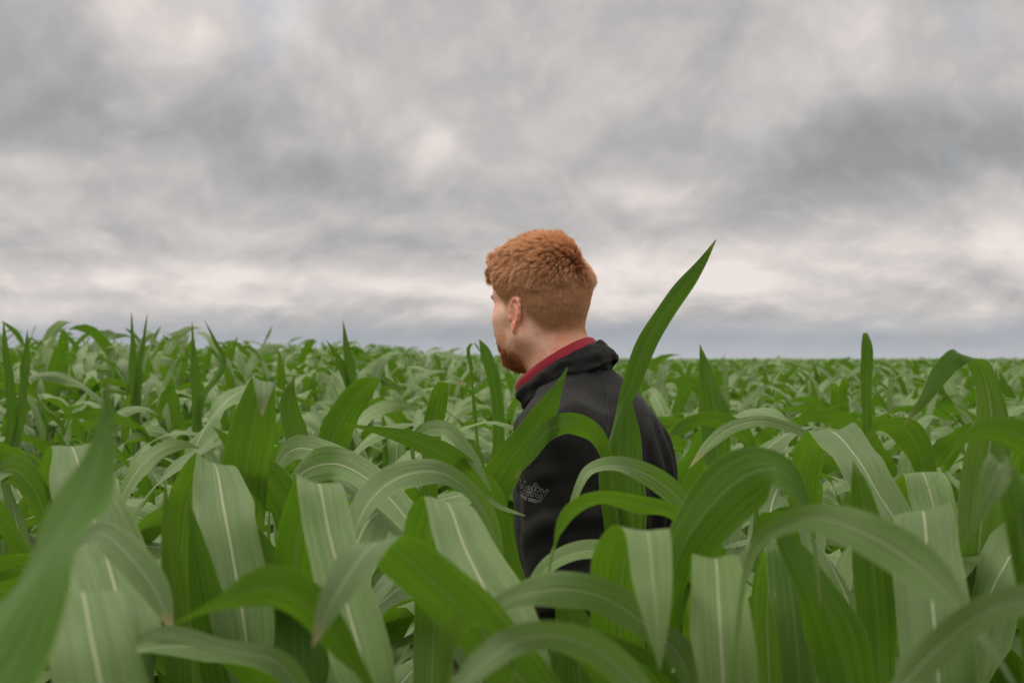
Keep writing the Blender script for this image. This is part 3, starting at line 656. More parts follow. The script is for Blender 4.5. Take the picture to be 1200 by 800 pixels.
class Field:
    def __init__(s, xs, ys, zs):
        s.ax = [np.asarray(a, np.float32) for a in (xs, ys, zs)]
        s.F = np.full([len(a) for a in s.ax], .05, np.float32)
    def _win(s, lo, hi):
        sl = [slice(np.searchsorted(a, l), np.searchsorted(a, h)) for a, l, h in zip(s.ax, lo, hi)]
        g = np.meshgrid(*[a[q] for a, q in zip(s.ax, sl)], indexing='ij')
        return tuple(sl), g
    def put(s, lo, hi, fn, k, op):
        pad = .045
        sl, g = s._win(np.array(lo) - pad, np.array(hi) + pad)
        if g[0].size == 0: return
        d = fn(*g).astype(np.float32); f = s.F[sl]
        if op == 'add':
            h = np.clip(.5 + .5 * (f - d) / k, 0, 1); s.F[sl] = np.where(d > .045, f, f * (1 - h) + d * h - k * h * (1 - h)); 
        elif op == 'sub':
            h = np.clip(.5 - .5 * (f + d) / k, 0, 1); s.F[sl] = f * (1 - h) - d * h + k * h * (1 - h)
    def capsule(s, a, b, ra, rb, k=.02, op='add'):
        a = np.asarray(a, float); b = np.asarray(b, float); m = max(ra, rb); ab = b - a; L2 = ab @ ab + 1e-12
        def fn(x, y, z):
            px, py, pz = x - a[0], y - a[1], z - a[2]
            t = np.clip((px * ab[0] + py * ab[1] + pz * ab[2]) / L2, 0, 1)
            return np.sqrt((px - t * ab[0]) ** 2 + (py - t * ab[1]) ** 2 + (pz - t * ab[2]) ** 2) - (ra + (rb - ra) * t)
        s.put(np.minimum(a, b) - m, np.maximum(a, b) + m, fn, k, op)
    def ell(s, c, r, M=None, k=.02, op='add'):
        """M: columns are the ellipsoid's axes"""
        c = np.asarray(c, float); M = np.eye(3) if M is None else M; e = np.sqrt(((M * np.asarray(r)) ** 2).sum(1))
        def fn(x, y, z):
            px, py, pz = x - c[0], y - c[1], z - c[2]
            q = [px * M[0, i] + py * M[1, i] + pz * M[2, i] for i in range(3)]
            k0 = np.sqrt(sum((q[i] / r[i]) ** 2 for i in range(3))); k1 = np.sqrt(sum((q[i] / r[i] ** 2) ** 2 for i in range(3))) + 1e-9
            return k0 * (k0 - 1) / k1
        s.put(c - e, c + e, fn, k, op)
    def cut(s, p, n, k=.004):
        """keep the side the normal points away from"""
        g = np.meshgrid(*s.ax, indexing='ij')
        d = ((g[0] - p[0]) * n[0] + (g[1] - p[1]) * n[1] + (g[2] - p[2]) * n[2]).astype(np.float32)
        s.F = np.maximum(s.F, d)
    def mesh(s):
        F = s.F; X, Y, Z = s.ax; S = F < 0
        nx, ny, nz = F.shape
        c = np.zeros((nx - 1, ny - 1, nz - 1), np.uint8)
        for i in (0, 1):
            for j in (0, 1):
                for k in (0, 1): c += S[i:nx - 1 + i, j:ny - 1 + j, k:nz - 1 + k]
        I, J, K = np.nonzero((c > 0) & (c < 8)); n = len(I)
        acc = np.zeros((n, 3)); cnt = np.zeros(n)
        corners = [(i, j, k) for i in (0, 1) for j in (0, 1) for k in (0, 1)]
        for a in corners:
            for ax in range(3):
                if a[ax]: continue
                b = list(a); b[ax] = 1
                fa = F[I + a[0], J + a[1], K + a[2]]; fb = F[I + b[0], J + b[1], K + b[2]]
                m_ = (fa < 0) != (fb < 0); t = np.where(m_, fa / np.where(m_, fa - fb, 1), 0)
                pa = np.stack([X[I + a[0]], Y[J + a[1]], Z[K + a[2]]], 1); pb = np.stack([X[I + b[0]], Y[J + b[1]], Z[K + b[2]]], 1)
                acc += np.where(m_[:, None], pa + (pb - pa) * t[:, None], 0); cnt += m_
        V = acc / cnt[:, None]
        idx = np.full(c.shape, -1, np.int32); idx[I, J, K] = np.arange(n)
        Fs = []
        for ax in range(3):
            o1, o2 = [(1, 2), (2, 0), (0, 1)][ax]
            sl0 = [slice(1, -1)] * 3; sl1 = [slice(1, -1)] * 3
            sl0[ax] = slice(0, F.shape[ax] - 1); sl1[ax] = slice(1, F.shape[ax])
            A = S[tuple(sl0)]; B = S[tuple(sl1)]; e = np.nonzero(A != B); base = [e[0].copy(), e[1].copy(), e[2].copy()]
            for q in range(3):
                if q != ax: base[q] = base[q] + 1
            inside = A[e]
            def cell(d1, d2):
                g = [base[0], base[1], base[2]]; g = [v.copy() for v in g]; g[o1] -= d1; g[o2] -= d2
                return idx[g[0], g[1], g[2]]
            q = np.stack([cell(1, 1), cell(0, 1), cell(0, 0), cell(1, 0)], 1)
            q[~inside] = q[~inside][:, ::-1]; Fs.append(q)
        Fq = np.concatenate(Fs); Fq = Fq[(Fq >= 0).all(1)]
        return V, Fq

def relax(V, F, it=3, lam=.5, mask=None):
    E = np.concatenate([F[:, [0, 1]], F[:, [1, 2]], F[:, [2, 3]], F[:, [3, 0]]]); n = len(V)
    for _ in range(it):
        for l_ in (lam, -lam * 1.03):
            acc = np.zeros_like(V); cnt = np.zeros(n)
            for a, b in ((0, 1), (1, 0)):
                for q in range(3): acc[:, q] += np.bincount(E[:, a], V[E[:, b], q], n)
                cnt += np.bincount(E[:, a], minlength=n)
            V = V + l_ * (acc / np.maximum(cnt, 1)[:, None] - V)
    return V
def vnormals(V, F):
    fn = np.cross(V[F[:, 2]] - V[F[:, 0]], V[F[:, 3]] - V[F[:, 1]]); N = np.zeros_like(V)
    for c in range(4):
        for q in range(3): N[:, q] += np.bincount(F[:, c], fn[:, q], len(V))
    return N / (np.linalg.norm(N, axis=1)[:, None] + 1e-12)
def axisv(lo, hi, coarse, fines):
    """grid coordinates: coarse steps, fine ones inside the given ranges"""
    out = [lo]; 
    while out[-1] < hi:
        x = out[-1]; st = coarse
        for a, b, f in fines:
            if a <= x < b: st = f
            elif x < a < x + coarse: st = a - x + 1e-6
        out.append(x + st)
    return np.array(out)

# arms: shoulder, elbow, wrist
ARM = {-1: [(-.178, -.005, 1.400), (-.215, -.02, 1.125), (-.185, .12, .92)],
        1: [(.178, -.005, 1.400), (.225, -.03, 1.125), (.215, .09, .90)]}
LEG = {-1: [(-.09, 0, .93), (-.10, .12, .50), (-.10, .06, .085)], 1: [(.09, 0, .93), (.10, -.02, .50), (.10, -.20, .10)]}
def torso(f, g=0.0, k=.05):
    f.ell((0, .0, 1.27), (.172 + g, .112 + g, .21 + g), k=k)
    f.ell((0, -.028, 1.345), (.150 + g, .098 + g, .14 + g), k=k)
    f.ell((0, .0, 1.03), (.150 + g, .102 + g, .17 + g), k=k)
    f.ell((0, .0, .92), (.160 + g, .108 + g, .12 + g), k=k)
    for s in (-1, 1):
        f.capsule((s * .03, .02, 1.475), (s * .165, -.005, 1.408), .048 + g, .056 + g, k=.05)
def arms(f, g=0.0, k=.03, wrist=True):
    for s in (-1, 1):
        a, b, c = ARM[s]
        f.capsule(a, b, .056 + g, .043 + g, k=k); f.capsule(b, c, .043 + g, (.029 if wrist else .034) + g, k=.02)

# ---- body: one continuous surface
bf = Field(axisv(-.32, .33, .0055, [(-.105, .105, .002)]), axisv(-.30, .33, .0055, [(-.02, .225, .002)]), axisv(-.01, 1.78, .0055, [(1.505, 1.78, .002)]))
torso(bf); arms(bf)
bf.capsule((0, .030, 1.45), (0, .072, 1.605), .063, .056, k=.035)
bf.capsule((0, .01, 1.44), (0, .058, 1.60), .045, .044, k=.03)
H = lambda c, r, M=HI, k=.02, op='add': bf.ell(hp(c), r, HR @ M, k, op)
HCp = lambda a, b, ra, rb, k=.02, op='add': bf.capsule(hp(a), hp(b), ra, rb, k, op)
H((0, -.012, .020), (.0745, .0935, .083), k=.02)
H((0, -.026, -.004), (.064, .060, .060), k=.02)
H((0, .030, -.038), (.059, .060, .080), k=.03)
H((0, .038, .035), (.064, .054, .052), k=.03)
for s in (-1, 1): H((s * .034, .050, -.045), (.028, .034, .040), k=.03)
for s in (-1, 1):
    HCp((s * .050, .0, -.064), (s * .016, .070, -.098), .017, .016, k=.03)
    HCp((s * .047, .058, -.020), (s * .056, .022, -.018), .014, .012, k=.025)
    HCp((s * .012, .086, .018), (s * .042, .074, .020), .006, .006, k=.014)
    H((s * .031, .098, -.001), (.017, .014, .012), k=.010, op='sub')
    HCp((s * .020, .086, .006), (s * .042, .078, .004), .0042, .004, k=.004)
    HCp((s * .020, .085, -.006), (s * .042, .077, -.006), .0036, .0036, k=.004)
    H((s * .010, .103, -.036), (.008, .009, .007), k=.006)
H((0, .076, -.098), (.022, .018, .018), k=.02)
HCp((0, .088, .008), (0, .111, -.030), .0075, .0105, k=.012)
HCp((-.020, .084, -.060), (0, .094, -.057), .004, .0055, k=.006); HCp((.020, .084, -.060), (0, .094, -.057), .004, .0055, k=.006)
HCp((-.018, .084, -.068), (0, .092, -.070), .004, .006, k=.006); HCp((.018, .084, -.068), (0, .092, -.070), .004, .006, k=.006)
HCp((-.020, .094, -.0635), (.020, .094, -.0635), .0014, .0014, k=.003, op='sub')
for s in (-1, 1):                                   # ears
    a = np.array([s * .20, -.97, 0]); a /= np.linalg.norm(a); b = np.array([0, -.14, .99]); nn = np.cross(a, b) * s * -1
    nn = nn / np.linalg.norm(nn)
    if nn[0] * s < 0: nn = -nn
    o = np.array([s * .0705, .010, -.026])
    E = lambda u, v, w=0: o + a * u + b * v + nn * w
    M = np.column_stack([a, b, nn])
    H(E(.014, .004, -.002), (.013, .024, .0030), M, k=.004)
    H(E(.009, -.021, -.001), (.008, .010, .0040), M, k=.005)
    hel = [(.002, -.002), (.001, .010), (.003, .022), (.010, .030), (.019, .031), (.027, .026), (.030, .015), (.028, .002), (.024, -.010), (.017, -.020), (.010, -.029)]
    for (u0, v0), (u1, v1) in zip(hel, hel[1:]): HCp(E(u0 * .98, v0 * .98, .001), E(u1 * .98, v1 * .98, .001), .0036, .0036, k=.0025)
    anti = [(.012, .020), (.020, .012), (.021, .0), (.016, -.011), (.009, -.015)]
    for (u0, v0), (u1, v1) in zip(anti, anti[1:]): HCp(E(u0, v0, .0015), E(u1, v1, .0015), .0024, .0024, k=.003)
    H(E(.011, .0, .004), (.006, .011, .0045), M, k=.003, op='sub')
    H(E(.001, -.004, .002), (.004, .005, .004), M, k=.003)
for s in (-1, 1):                                   # hands: palm, four fingers and thumb, loosely curled
    w = np.array(ARM[s][2]); e = np.array(ARM[s][1]); d = w - e; d /= np.linalg.norm(d)
    side = np.array([-d[1], d[0], 0]) * 1.0; side = np.array([0, 1, 0]) - d * d[1]; side /= np.linalg.norm(side)
    inn = np.cross(d, side); inn *= -s * np.sign(inn[0]) if inn[0] * s > 0 else 1
    inn = inn if inn[0] * s < 0 else -inn
    pc = w + d * .045
    bf.ell(pc, (.040, .016, .050), np.column_stack([side, inn, d]), k=.015)
    for q, (off, ln) in enumerate([(.030, .072), (.010, .080), (-.011, .075), (-.031, .060)]):
        p0 = pc + d * .035 + side * off; p1 = p0 + (d * .9 + inn * .25) * ln * .45
        p2 = p1 + (d * .55 + inn * .8) * ln * .32; p3 = p2 + (d * .1 + inn * .95) * ln * .25
        bf.capsule(p0, p1, .0092, .0086, k=.003); bf.capsule(p1, p2, .0086, .0080, k=.002); bf.capsule(p2, p3, .0080, .0070, k=.002)
    t0 = pc - d * .02 + side * .034; t1 = t0 + (side * .6 + d * .6 + inn * .35) * .035; t2 = t1 + (d * .9 + inn * .3) * .03
    bf.capsule(t0, t1, .013, .011, k=.008); bf.capsule(t1, t2, .0105, .0088, k=.002)
for s in (-1, 1):
    h, k_, an = LEG[s]
    bf.capsule(h, k_, .080, .055, k=.04); bf.capsule(k_, an, .055, .036, k=.02)
    bf.capsule(np.array(an) + (0, -.01, -.03), np.array(an) + (0, .13, -.05), .036, .026, k=.02)
BV, BF = bf.mesh(); BV = relax(BV, BF, 2); del bf
HQ = (BV - HC) @ HR                                  # vertices in the head frame
def zline(q):
    """height of the hair's lower edge at a point of the head (head frame)"""
    y = q[:, 1]
    return np.interp(y, [-.12, -.065, -.045, -.030, -.022, -.004, .006, .016, .024, .040, .060, .076, .090],
                        [-.082, -.080, -.066, -.040, -.012, .012, .010, -.016, -.012, .024, .044, .062, .072])
hm = HQ[:, 2] - zline(HQ)
scalp = np.clip(hm / .024 + .3, 0, 1) * (np.linalg.norm(HQ, axis=1) < .14) * (BV[:, 2] > 1.52)
# the ear is skin
def inear(q): return (np.abs(q[:, 0]) > .0745) & (q[:, 1] < .014) & (q[:, 1] > -.020) & (q[:, 2] > -.062) & (q[:, 2] < .0085)
ear = inear(HQ).astype(float)
scalp *= 1 - ear
def beardmask(q):
    """beard along the jaw, chin and upper lip"""
    x, y, z = np.abs(q[:, 0]), q[:, 1], q[:, 2]
    upper = np.interp(y, [.0, .02, .045, .07, .10], [-.078, -.088, -.088, -.074, -.052]) + .0025 * np.sin(x * 390 + y * 460)
    lower = np.interp(y, [.0, .03, .06, .10], [-.082, -.118, -.135, -.14])
    sm = lambda v, w_: np.clip(v / w_ + .5, 0, 1)
    lips = sm(.021 - x, .004) * sm(y - .080, .004) * sm(z + .074, .003) * sm(-.052 - z, .003)
    return np.clip(sm(upper - z, .016) * sm(z - lower, .006) * np.clip((y - .016) / .045, 0, 1) - lips, 0, 1)
beard = beardmask(HQ)
lips = ((np.abs(HQ[:, 0]) < .020) & (HQ[:, 1] > .086) & (HQ[:, 2] > -.075) & (HQ[:, 2] < -.053)).astype(float)

person = empty('person', (PX, PY, 0), YAW)
tag(person, 'man with short red hair and beard, black jacket, red collar, turned away among the corn', 'person')
m, t, out = new_mat('skin')
tc = t.node('ShaderNodeTexCoord').outputs['Object']
def attr(t, n): a = t.node('ShaderNodeAttribute'); a.attribute_name = n; return a.outputs['Fac']
n1 = t.noise(tc, 28, 4, .6); n2 = t.noise(tc, 300, 3, .6)
sk = t.mix(t.ss(n1, .35, .65), (.80, .36, .25), (.87, .52, .40))
sk = t.mix(t.m('MULTIPLY', t.ss(n2, .55, .68), .5), sk, (.50, .20, .11))
sk = t.mix(t.m('MULTIPLY', attr(t, 'ear'), .85), sk, (.84, .29, .22))
sk = t.mix(t.m('MULTIPLY', attr(t, 'lips'), .7), sk, (.50, .18, .16))
sk = t.mix(t.m('MULTIPLY', attr(t, 'scalp'), .75), sk, (.36, .155, .070))
sk = t.mix(t.m('MULTIPLY', attr(t, 'beard'), .5), sk, (.36, .14, .06))
p = principled(t, Base_Color=sk, Roughness=.52)
p.inputs['Subsurface Weight'].default_value = .18; p.inputs['Subsurface Scale'].default_value = .012
p.inputs['Subsurface Radius'].default_value = (1, .35, .18)
p.inputs['Specular IOR Level'].default_value = .35
b = t.node('ShaderNodeBump'); b.inputs['Strength'].default_value = .25; b.inputs['Distance'].default_value = .0006; t.put(b.inputs['Height'], n2)
t.l.new(b.outputs[0], p.inputs['Normal']); t.l.new(p.outputs[0], out.inputs[0])
body_me = npmesh('body', BV, BF, attrs={'scalp': scalp, 'ear': ear, 'beard': beard, 'lips': lips})
link('body', body_me, m, person)
# eyes
m, t, out = new_mat('eye')
tcg = t.node('ShaderNodeTexCoord').outputs['Object']; ex, ey, ez = t.sep(tcg)
rr = t.m('SQRT', t.m('ADD', t.m('MULTIPLY', ex, ex), t.m('MULTIPLY', ez, ez)))
cc = t.mix(t.ss(rr, .0062, .0054), (.75, .70, .66), (.10, .20, .26)); cc = t.mix(t.ss(rr, .0028, .0022), cc, (.005, .005, .005))
p = principled(t, Base_Color=cc, Roughness=.05); t.l.new(p.outputs[0], out.inputs[0])
for s in (-1, 1):
    bm = bmesh.new(); bmesh.ops.create_uvsphere(bm, u_segments=20, v_segments=14, radius=.0118); me = bpy.data.meshes.new('eye'); bm.to_mesh(me); bm.free()
    for f_ in me.polygons: f_.use_smooth = True
    e = link('eye', me, m, person); e.location = hp((s * .031, .0750, -.001)); e.rotation_euler = Matrix(HR.tolist()).to_euler()

# ---- hair, strand by strand
fc = BV[BF].mean(1); fq = (fc - HC) @ HR
FA = np.linalg.norm(np.cross(BV[BF[:, 2]] - BV[BF[:, 0]], BV[BF[:, 3]] - BV[BF[:, 1]]), axis=1) / 2
VN = vnormals(BV, BF)
def scatter(mask, n):
    w_ = FA * mask; ids = rng.choice(len(BF), n, p=w_ / w_.sum()); a = rng.random((n, 2))
    q = BV[BF[ids]]; nn_ = VN[BF[ids]]
    wts = np.stack([(1 - a[:, 0]) * (1 - a[:, 1]), a[:, 0] * (1 - a[:, 1]), a[:, 0] * a[:, 1], (1 - a[:, 0]) * a[:, 1]], 1)[:, :, None]
    p_ = (q * wts).sum(1); n_ = (nn_ * wts).sum(1); n_ /= np.linalg.norm(n_, axis=1)[:, None]
    return (p_ - HC) @ HR, n_ @ HR
def unit(a): return a / (np.linalg.norm(a, axis=1)[:, None] + 1e-9)
def tang(f, n): return unit(f - n * (f * n).sum(1)[:, None])
def ssn(x, a, b): t_ = np.clip((x - a) / (b - a), 0, 1); return t_ * t_ * (3 - 2 * t_)
def nvec(q, sc, seed):
    return np.array([mnoise.noise_vector(Vector((a[0] * sc + seed, a[1] * sc, a[2] * sc))) for a in q])
def strands(name, P, n, d0, length, curl, radius, mat, steps=7, clump=None, cl=0.0, parent=None, wig=0.0):
    """P roots, n normals, d0 flow directions (all head frame)"""
    N = len(P); pts = np.zeros((N, steps, 3)); pos = P - n * .001
    pts[:, 0] = pos
    ph = rng.uniform(0, 6.28, N); sidev = np.cross(n, d0)
    for i in range(1, steps):
        t_ = i / (steps - 1)
        a = (1 - t_) * curl[0] + t_ * curl[1]
        dirv = unit(n * a[:, None] + d0 * (.35 + .65 * t_) + sidev * (wig * np.sin(ph + t_ * 6))[:, None])
        pos = pos + dirv * (length / (steps - 1))[:, None]; pts[:, i] = pos
    if clump is not None:
        # every strand leans towards the tip line of its tuft
        seeds = clump; S = len(seeds)
        own = np.empty(N, int)
        for a in range(0, N, 4000):
            dd = ((P[a:a + 4000, None] - P[seeds][None]) ** 2).sum(2); own[a:a + 4000] = dd.argmin(1)
        for i in range(1, steps):
            t_ = (i / (steps - 1)) ** 1.1 * cl
            pts[:, i] = pts[:, i] * (1 - t_[:, None] if isinstance(t_, np.ndarray) else 1 - t_) + pts[seeds[own], i] * (t_[:, None] if isinstance(t_, np.ndarray) else t_)
    cu = bpy.data.hair_curves.new(name); cu.add_curves([steps] * N)
    W3 = (pts.reshape(-1, 3) @ HR.T + HC).astype(np.float32)
    cu.attributes['position'].data.foreach_set('vector', W3.ravel()) if 'position' in cu.attributes else cu.position_data.foreach_set('vector', W3.ravel())
    rad = (radius * np.linspace(1, .35, steps) ** .7)[None].repeat(N, 0).ravel().astype(np.float32)
    ra = cu.attributes.get('radius') or cu.attributes.new('radius', 'FLOAT', 'POINT'); ra.data.foreach_set('value', rad)
    cu.materials.append(mat)
    o = bpy.data.objects.new(name, cu); C.objects.link(o); o.parent = parent
    return o
def hair_mat(name, c1, c2, rough=.42):
    m, t, out = new_mat(name)
    hi_ = t.node('ShaderNodeHairInfo'); rn = hi_.outputs['Random']; ic = hi_.outputs['Intercept']
    c = t.mix(rn, c1, c2)
    p = principled(t, Base_Color=c, Roughness=rough); p.inputs['Specular IOR Level'].default_value = .45
    tr = t.node('ShaderNodeBsdfTranslucent'); t.put(tr.inputs[0], c)
    ms = t.node('ShaderNodeMixShader'); ms.inputs[0].default_value = .25
    t.l.new(p.outputs[0], ms.inputs[1]); t.l.new(tr.outputs[0], ms.inputs[2]); t.l.new(ms.outputs[0], out.inputs[0]); return m
M_HAIR = hair_mat('red_hair', (.44, .170, .070), (1.0, .66, .39))
M_SIDE = hair_mat('short_red_hair', (.34, .130, .052), (.54, .25, .11), .5)
M_BEARD = hair_mat('red_beard', (.34, .105, .038), (.60, .25, .10), .5)

hmf = fq[:, 2] - zline(fq); okh = (np.linalg.norm(fq, axis=1) < .14) & (fc[:, 2] > 1.52) & ~inear(fq)
mask = np.clip(hmf / .022 + .18 + .25 * np.sin(fq[:, 0] * 260) * np.sin(fq[:, 1] * 210), .0, 1) * okh
P, n = scatter(mask, 125000)
# how far up the head: long hair above a line that runs level round the head
topness = ssn(P[:, 2] + .014 * nvec(P, 40, 1.)[:, 0], .000, .076)
rear = ssn(-P[:, 1], .02, .08)
hmr = P[:, 2] - zline(P)
L = .0020 + .0055 * ssn(hmr, .0, .06) + topness * (.024 + .004 * ssn(P[:, 1], .02, .08) + .016 * ssn(P[:, 2], .062, .095) - .012 * ssn(P[:, 1], .03, .07))
L *= rng.uniform(.75, 1.12, len(P))
L *= 1 - .45 * ssn(P[:, 1], .035, .065) * (1 - ssn(P[:, 2], .062, .085))
whorl = np.array([.032, -.078, .066])
out_ = P - whorl; out_[:, 2] *= .4
fwd = np.array([0, 1, 0.]); dwn = np.array([0, -.25, -1.])
swirl = np.cross(np.tile([0, 0, 1.], (len(P), 1)), unit(out_))
ft = unit(out_) * .42 + fwd * (.9 * (1 - rear))[:, None] + np.array([-.35, 0, 0]) + swirl * .25
up_ = ssn(P[:, 1], .045, .085)[:, None]; ft = ft * (1 - up_) + np.array([-.15, .45, .9]) * up_
ft = ft * topness[:, None] + dwn * (1 - topness)[:, None] * 1.0
nz = nvec(P, 34, 3.0); nz2 = nvec(P, 90, 8.0)
front = ssn(P[:, 1], .055, .085) * topness
ft = tang(unit(ft), n); ft = ft + nz * (.15 + .45 * topness)[:, None] + nz2 * .20
ft = unit(ft)
lift0 = .42 + .22 * topness + .45 * topness * ssn(P[:, 2], .07, .10) + rng.normal(0, .12, len(P)); lift1 = .24 - .06 * topness + .25 * front + rng.normal(0, .15, len(P)) + .5 * topness * rear * .6
topi = np.nonzero(topness > .3)[0]; seeds = np.concatenate([rng.choice(topi, 1150, False), rng.choice(np.nonzero(topness <= .3)[0], 1500, False)])
clv = .46 * topness + .03
hair = strands('hair', P, n, ft, L, (lift0, lift1), .00013, M_HAIR, 8, seeds, clv, person, wig=.12)
# curly fringe at the forehead
fm = ((fq[:, 1] > .050) & (fq[:, 2] > .064) & (fq[:, 2] < .088) & (fq[:, 0] > -.052) & (fq[:, 0] < .005)).astype(float) * okh * (hmf > 0)
P2, n2_ = scatter(fm, 4500)
f2 = tang(np.tile([-.75, 1., .30], (len(P2), 1)), n2_) + nvec(P2, 60, 5.0) * .8
s2 = rng.choice(len(P2), 90, False)
strands('fringe', P2, n2_, unit(f2), rng.uniform(.024, .042, len(P2)), (.95 + rng.normal(0, .25, len(P2)), -.30 + rng.normal(0, .4, len(P2))), .00019, M_HAIR, 9, s2, .6, person, wig=.3)
# beard
bmk = beardmask(fq) * okh * (fc[:, 2] > 1.50)
P3, n3 = scatter(bmk, 16000)
f3 = tang(np.tile([0, .35, -1.], (len(P3), 1)), n3) + nvec(P3, 80, 2.0) * .8
s3 = rng.choice(len(P3), 400, False)
strands('beard', P3, n3, unit(f3), rng.uniform(.003, .010, len(P3)), (.9 + rng.normal(0, .3, len(P3)), .3 + rng.normal(0, .4, len(P3))), .00018, M_BEARD, 6, s3, .35, person, wig=.5)
stub = ((fq[:, 1] > .01) & (fq[:, 2] < -.045) & (fq[:, 2] > -.12)).astype(float) * okh
P5, n5 = scatter(stub, 5000)
strands('stubble', P5, n5, tang(np.tile([0, .2, -1.], (len(P5), 1)), n5), rng.uniform(.0015, .004, len(P5)), (np.full(len(P5), .7), np.full(len(P5), .4)), .00010, M_BEARD, 4, None, 0, person)
# eyebrows
ebm = ((np.abs(fq[:, 0]) > .014) & (np.abs(fq[:, 0]) < .046) & (fq[:, 2] > .018) & (fq[:, 2] < .026) & (fq[:, 1] > .06)).astype(float)
P4, n4 = scatter(ebm, 1400)
f4 = tang(np.column_stack([np.sign(P4[:, 0]), -.2 * np.ones(len(P4)), .25 * np.ones(len(P4))]), n4)
strands('eyebrow', P4, n4, unit(f4), rng.uniform(.005, .009, len(P4)), (np.full(len(P4), .5), np.full(len(P4), .15)), .00016, M_BEARD, 5, None, 0, person)

# ---- clothes
m, t, out = new_mat('black_softshell')
tc = t.node('ShaderNodeTexCoord').outputs['Object']
n1 = t.noise(tc, 5, 4, .6); n2 = t.noise(tc, 700, 2, .5); n3 = t.noise(tc, 60, 4, .6)
p = principled(t, Base_Color=t.mix(n1, (.0032, .0029, .0032), (.0052, .0047, .0051)), Roughness=t.m('ADD', .62, t.m('MULTIPLY', n3, .2)))
p.inputs['Sheen Weight'].default_value = .02; p.inputs['Sheen Roughness'].default_value = .45; p.inputs['Specular IOR Level'].default_value = .25
b = t.node('ShaderNodeBump'); b.inputs['Strength'].default_value = .35; b.inputs['Distance'].default_value = .0006
t.put(b.inputs['Height'], t.m('ADD', n2, t.m('MULTIPLY', n3, 1.5))); t.l.new(b.outputs[0], p.inputs['Normal']); t.l.new(p.outputs[0], out.inputs[0]); M_JACK = m
M_TROUS = simple('dark_trousers', (.03, .034, .045), (.05, .055, .07), 60, .85)
M_BOOT = simple('boot_leather', (.05, .03, .018), (.09, .055, .03), 40, .6)
M_RED = simple('red_pique', (.23, .003, .017), (.29, .006, .024), 500, .8, bump=.5, dist=.0006)
M_SEAM = simple('seam_thread', (.012, .012, .013), (.016, .016, .017), 300, .8)

jf = Field(np.arange(-.36, .37, .0052), np.arange(-.24, .26, .0052), np.arange(.74, 1.56, .0052))
torso(jf, .016, k=.05)
jf.ell((0, -.035, 1.30), (.165, .115, .17), k=.05)
jf.capsule((0, .0, 1.44), (0, .03, 1.50), .066, .066, k=.04)
for s in (-1, 1):
    a, b_, c = ARM[s]
    jf.capsule(a, b_, .074, .064, k=.045); jf.capsule(b_, c, .064, .046, k=.03)
    w = np.array(c); d = w - np.array(b_); d /= np.linalg.norm(d)
    g = np.meshgrid(*jf.ax, indexing='ij')
    dd = (g[0] - w[0]) * d[0] + (g[1] - w[1]) * d[1] + (g[2] - w[2]) * d[2]
    near_ = (((g[0] - w[0]) ** 2 + (g[1] - w[1]) ** 2 + (g[2] - w[2]) ** 2) < .085 ** 2) & (np.abs(g[0]) > .13) & (g[1] > .01)
    jf.F = np.where(near_, np.maximum(jf.F, dd - .0), jf.F)
jf.cut((0, 0, .80), (0, 0, -1))
NECKC = np.array([0.0, .045, 1.512]); TILT = R(-33)      # collar ring: plane tipped forward
NA = Rx(TILT) @ np.array([0, 0, 1.])
jf.cut(NECKC - NA * .002, NA)
JV, JF = jf.mesh(); JV = relax(JV, JF, 2); JN = vnormals(JV, JF); del jf
def fold(v):
    x, y, z = v
    f = .0045 * mnoise.noise(Vector((x * 7, y * 7, z * 4)))
    # long pleats hanging from the back of the shoulder
    back = sstep(-y, .01, .09) * sstep(1.46 - z, .0, .10)
    ang = math.atan2(x, -y) + .9 * (z - 1.3)
    pl = math.sin(ang * 15 + 2.2 * mnoise.noise(Vector((x * 5, y * 5, z * 2.5))))
    f += back * .0055 * (abs(pl) ** .6 * (1 if pl > 0 else -1)) * (1 - .6 * sstep(abs(x), .08, .2))
    # slanting creases across the sleeve
    arm_ = sstep(abs(x), .145, .19)
    cr = math.sin(z * 62 + y * 34 + 3.0 * mnoise.noise(Vector((x * 6, y * 6, z * 5 + 7))))
    f += arm_ * sstep(1.40 - z, .0, .12) * .0055 * max(0, cr) ** 1.6
    cr2 = math.sin((z - y * 1.1) * 75 + 4 * mnoise.noise(Vector((x * 4, y * 4, z * 4 + 3))))
    f += (1 - back) * sstep(z, 1.2, 1.34) * .0016 * cr2
    f += .0012 * mnoise.noise(Vector((x * 40, y * 40, z * 30))) + .0030 * max(0, math.sin(y * 60 + z * 25 + 4 * mnoise.noise(Vector((x * 6 + 2, y * 6, z * 6))))) ** 3 * sstep(z, 1.22, 1.38)
    return f
JV = JV + JN * np.array([fold(v) for v in JV])[:, None]
jacket = link('jacket', npmesh('jacket', JV, JF), M_JACK, person)
jbvh = BVHTree.FromPolygons([tuple(v) for v in JV], [tuple(f) for f in JF])

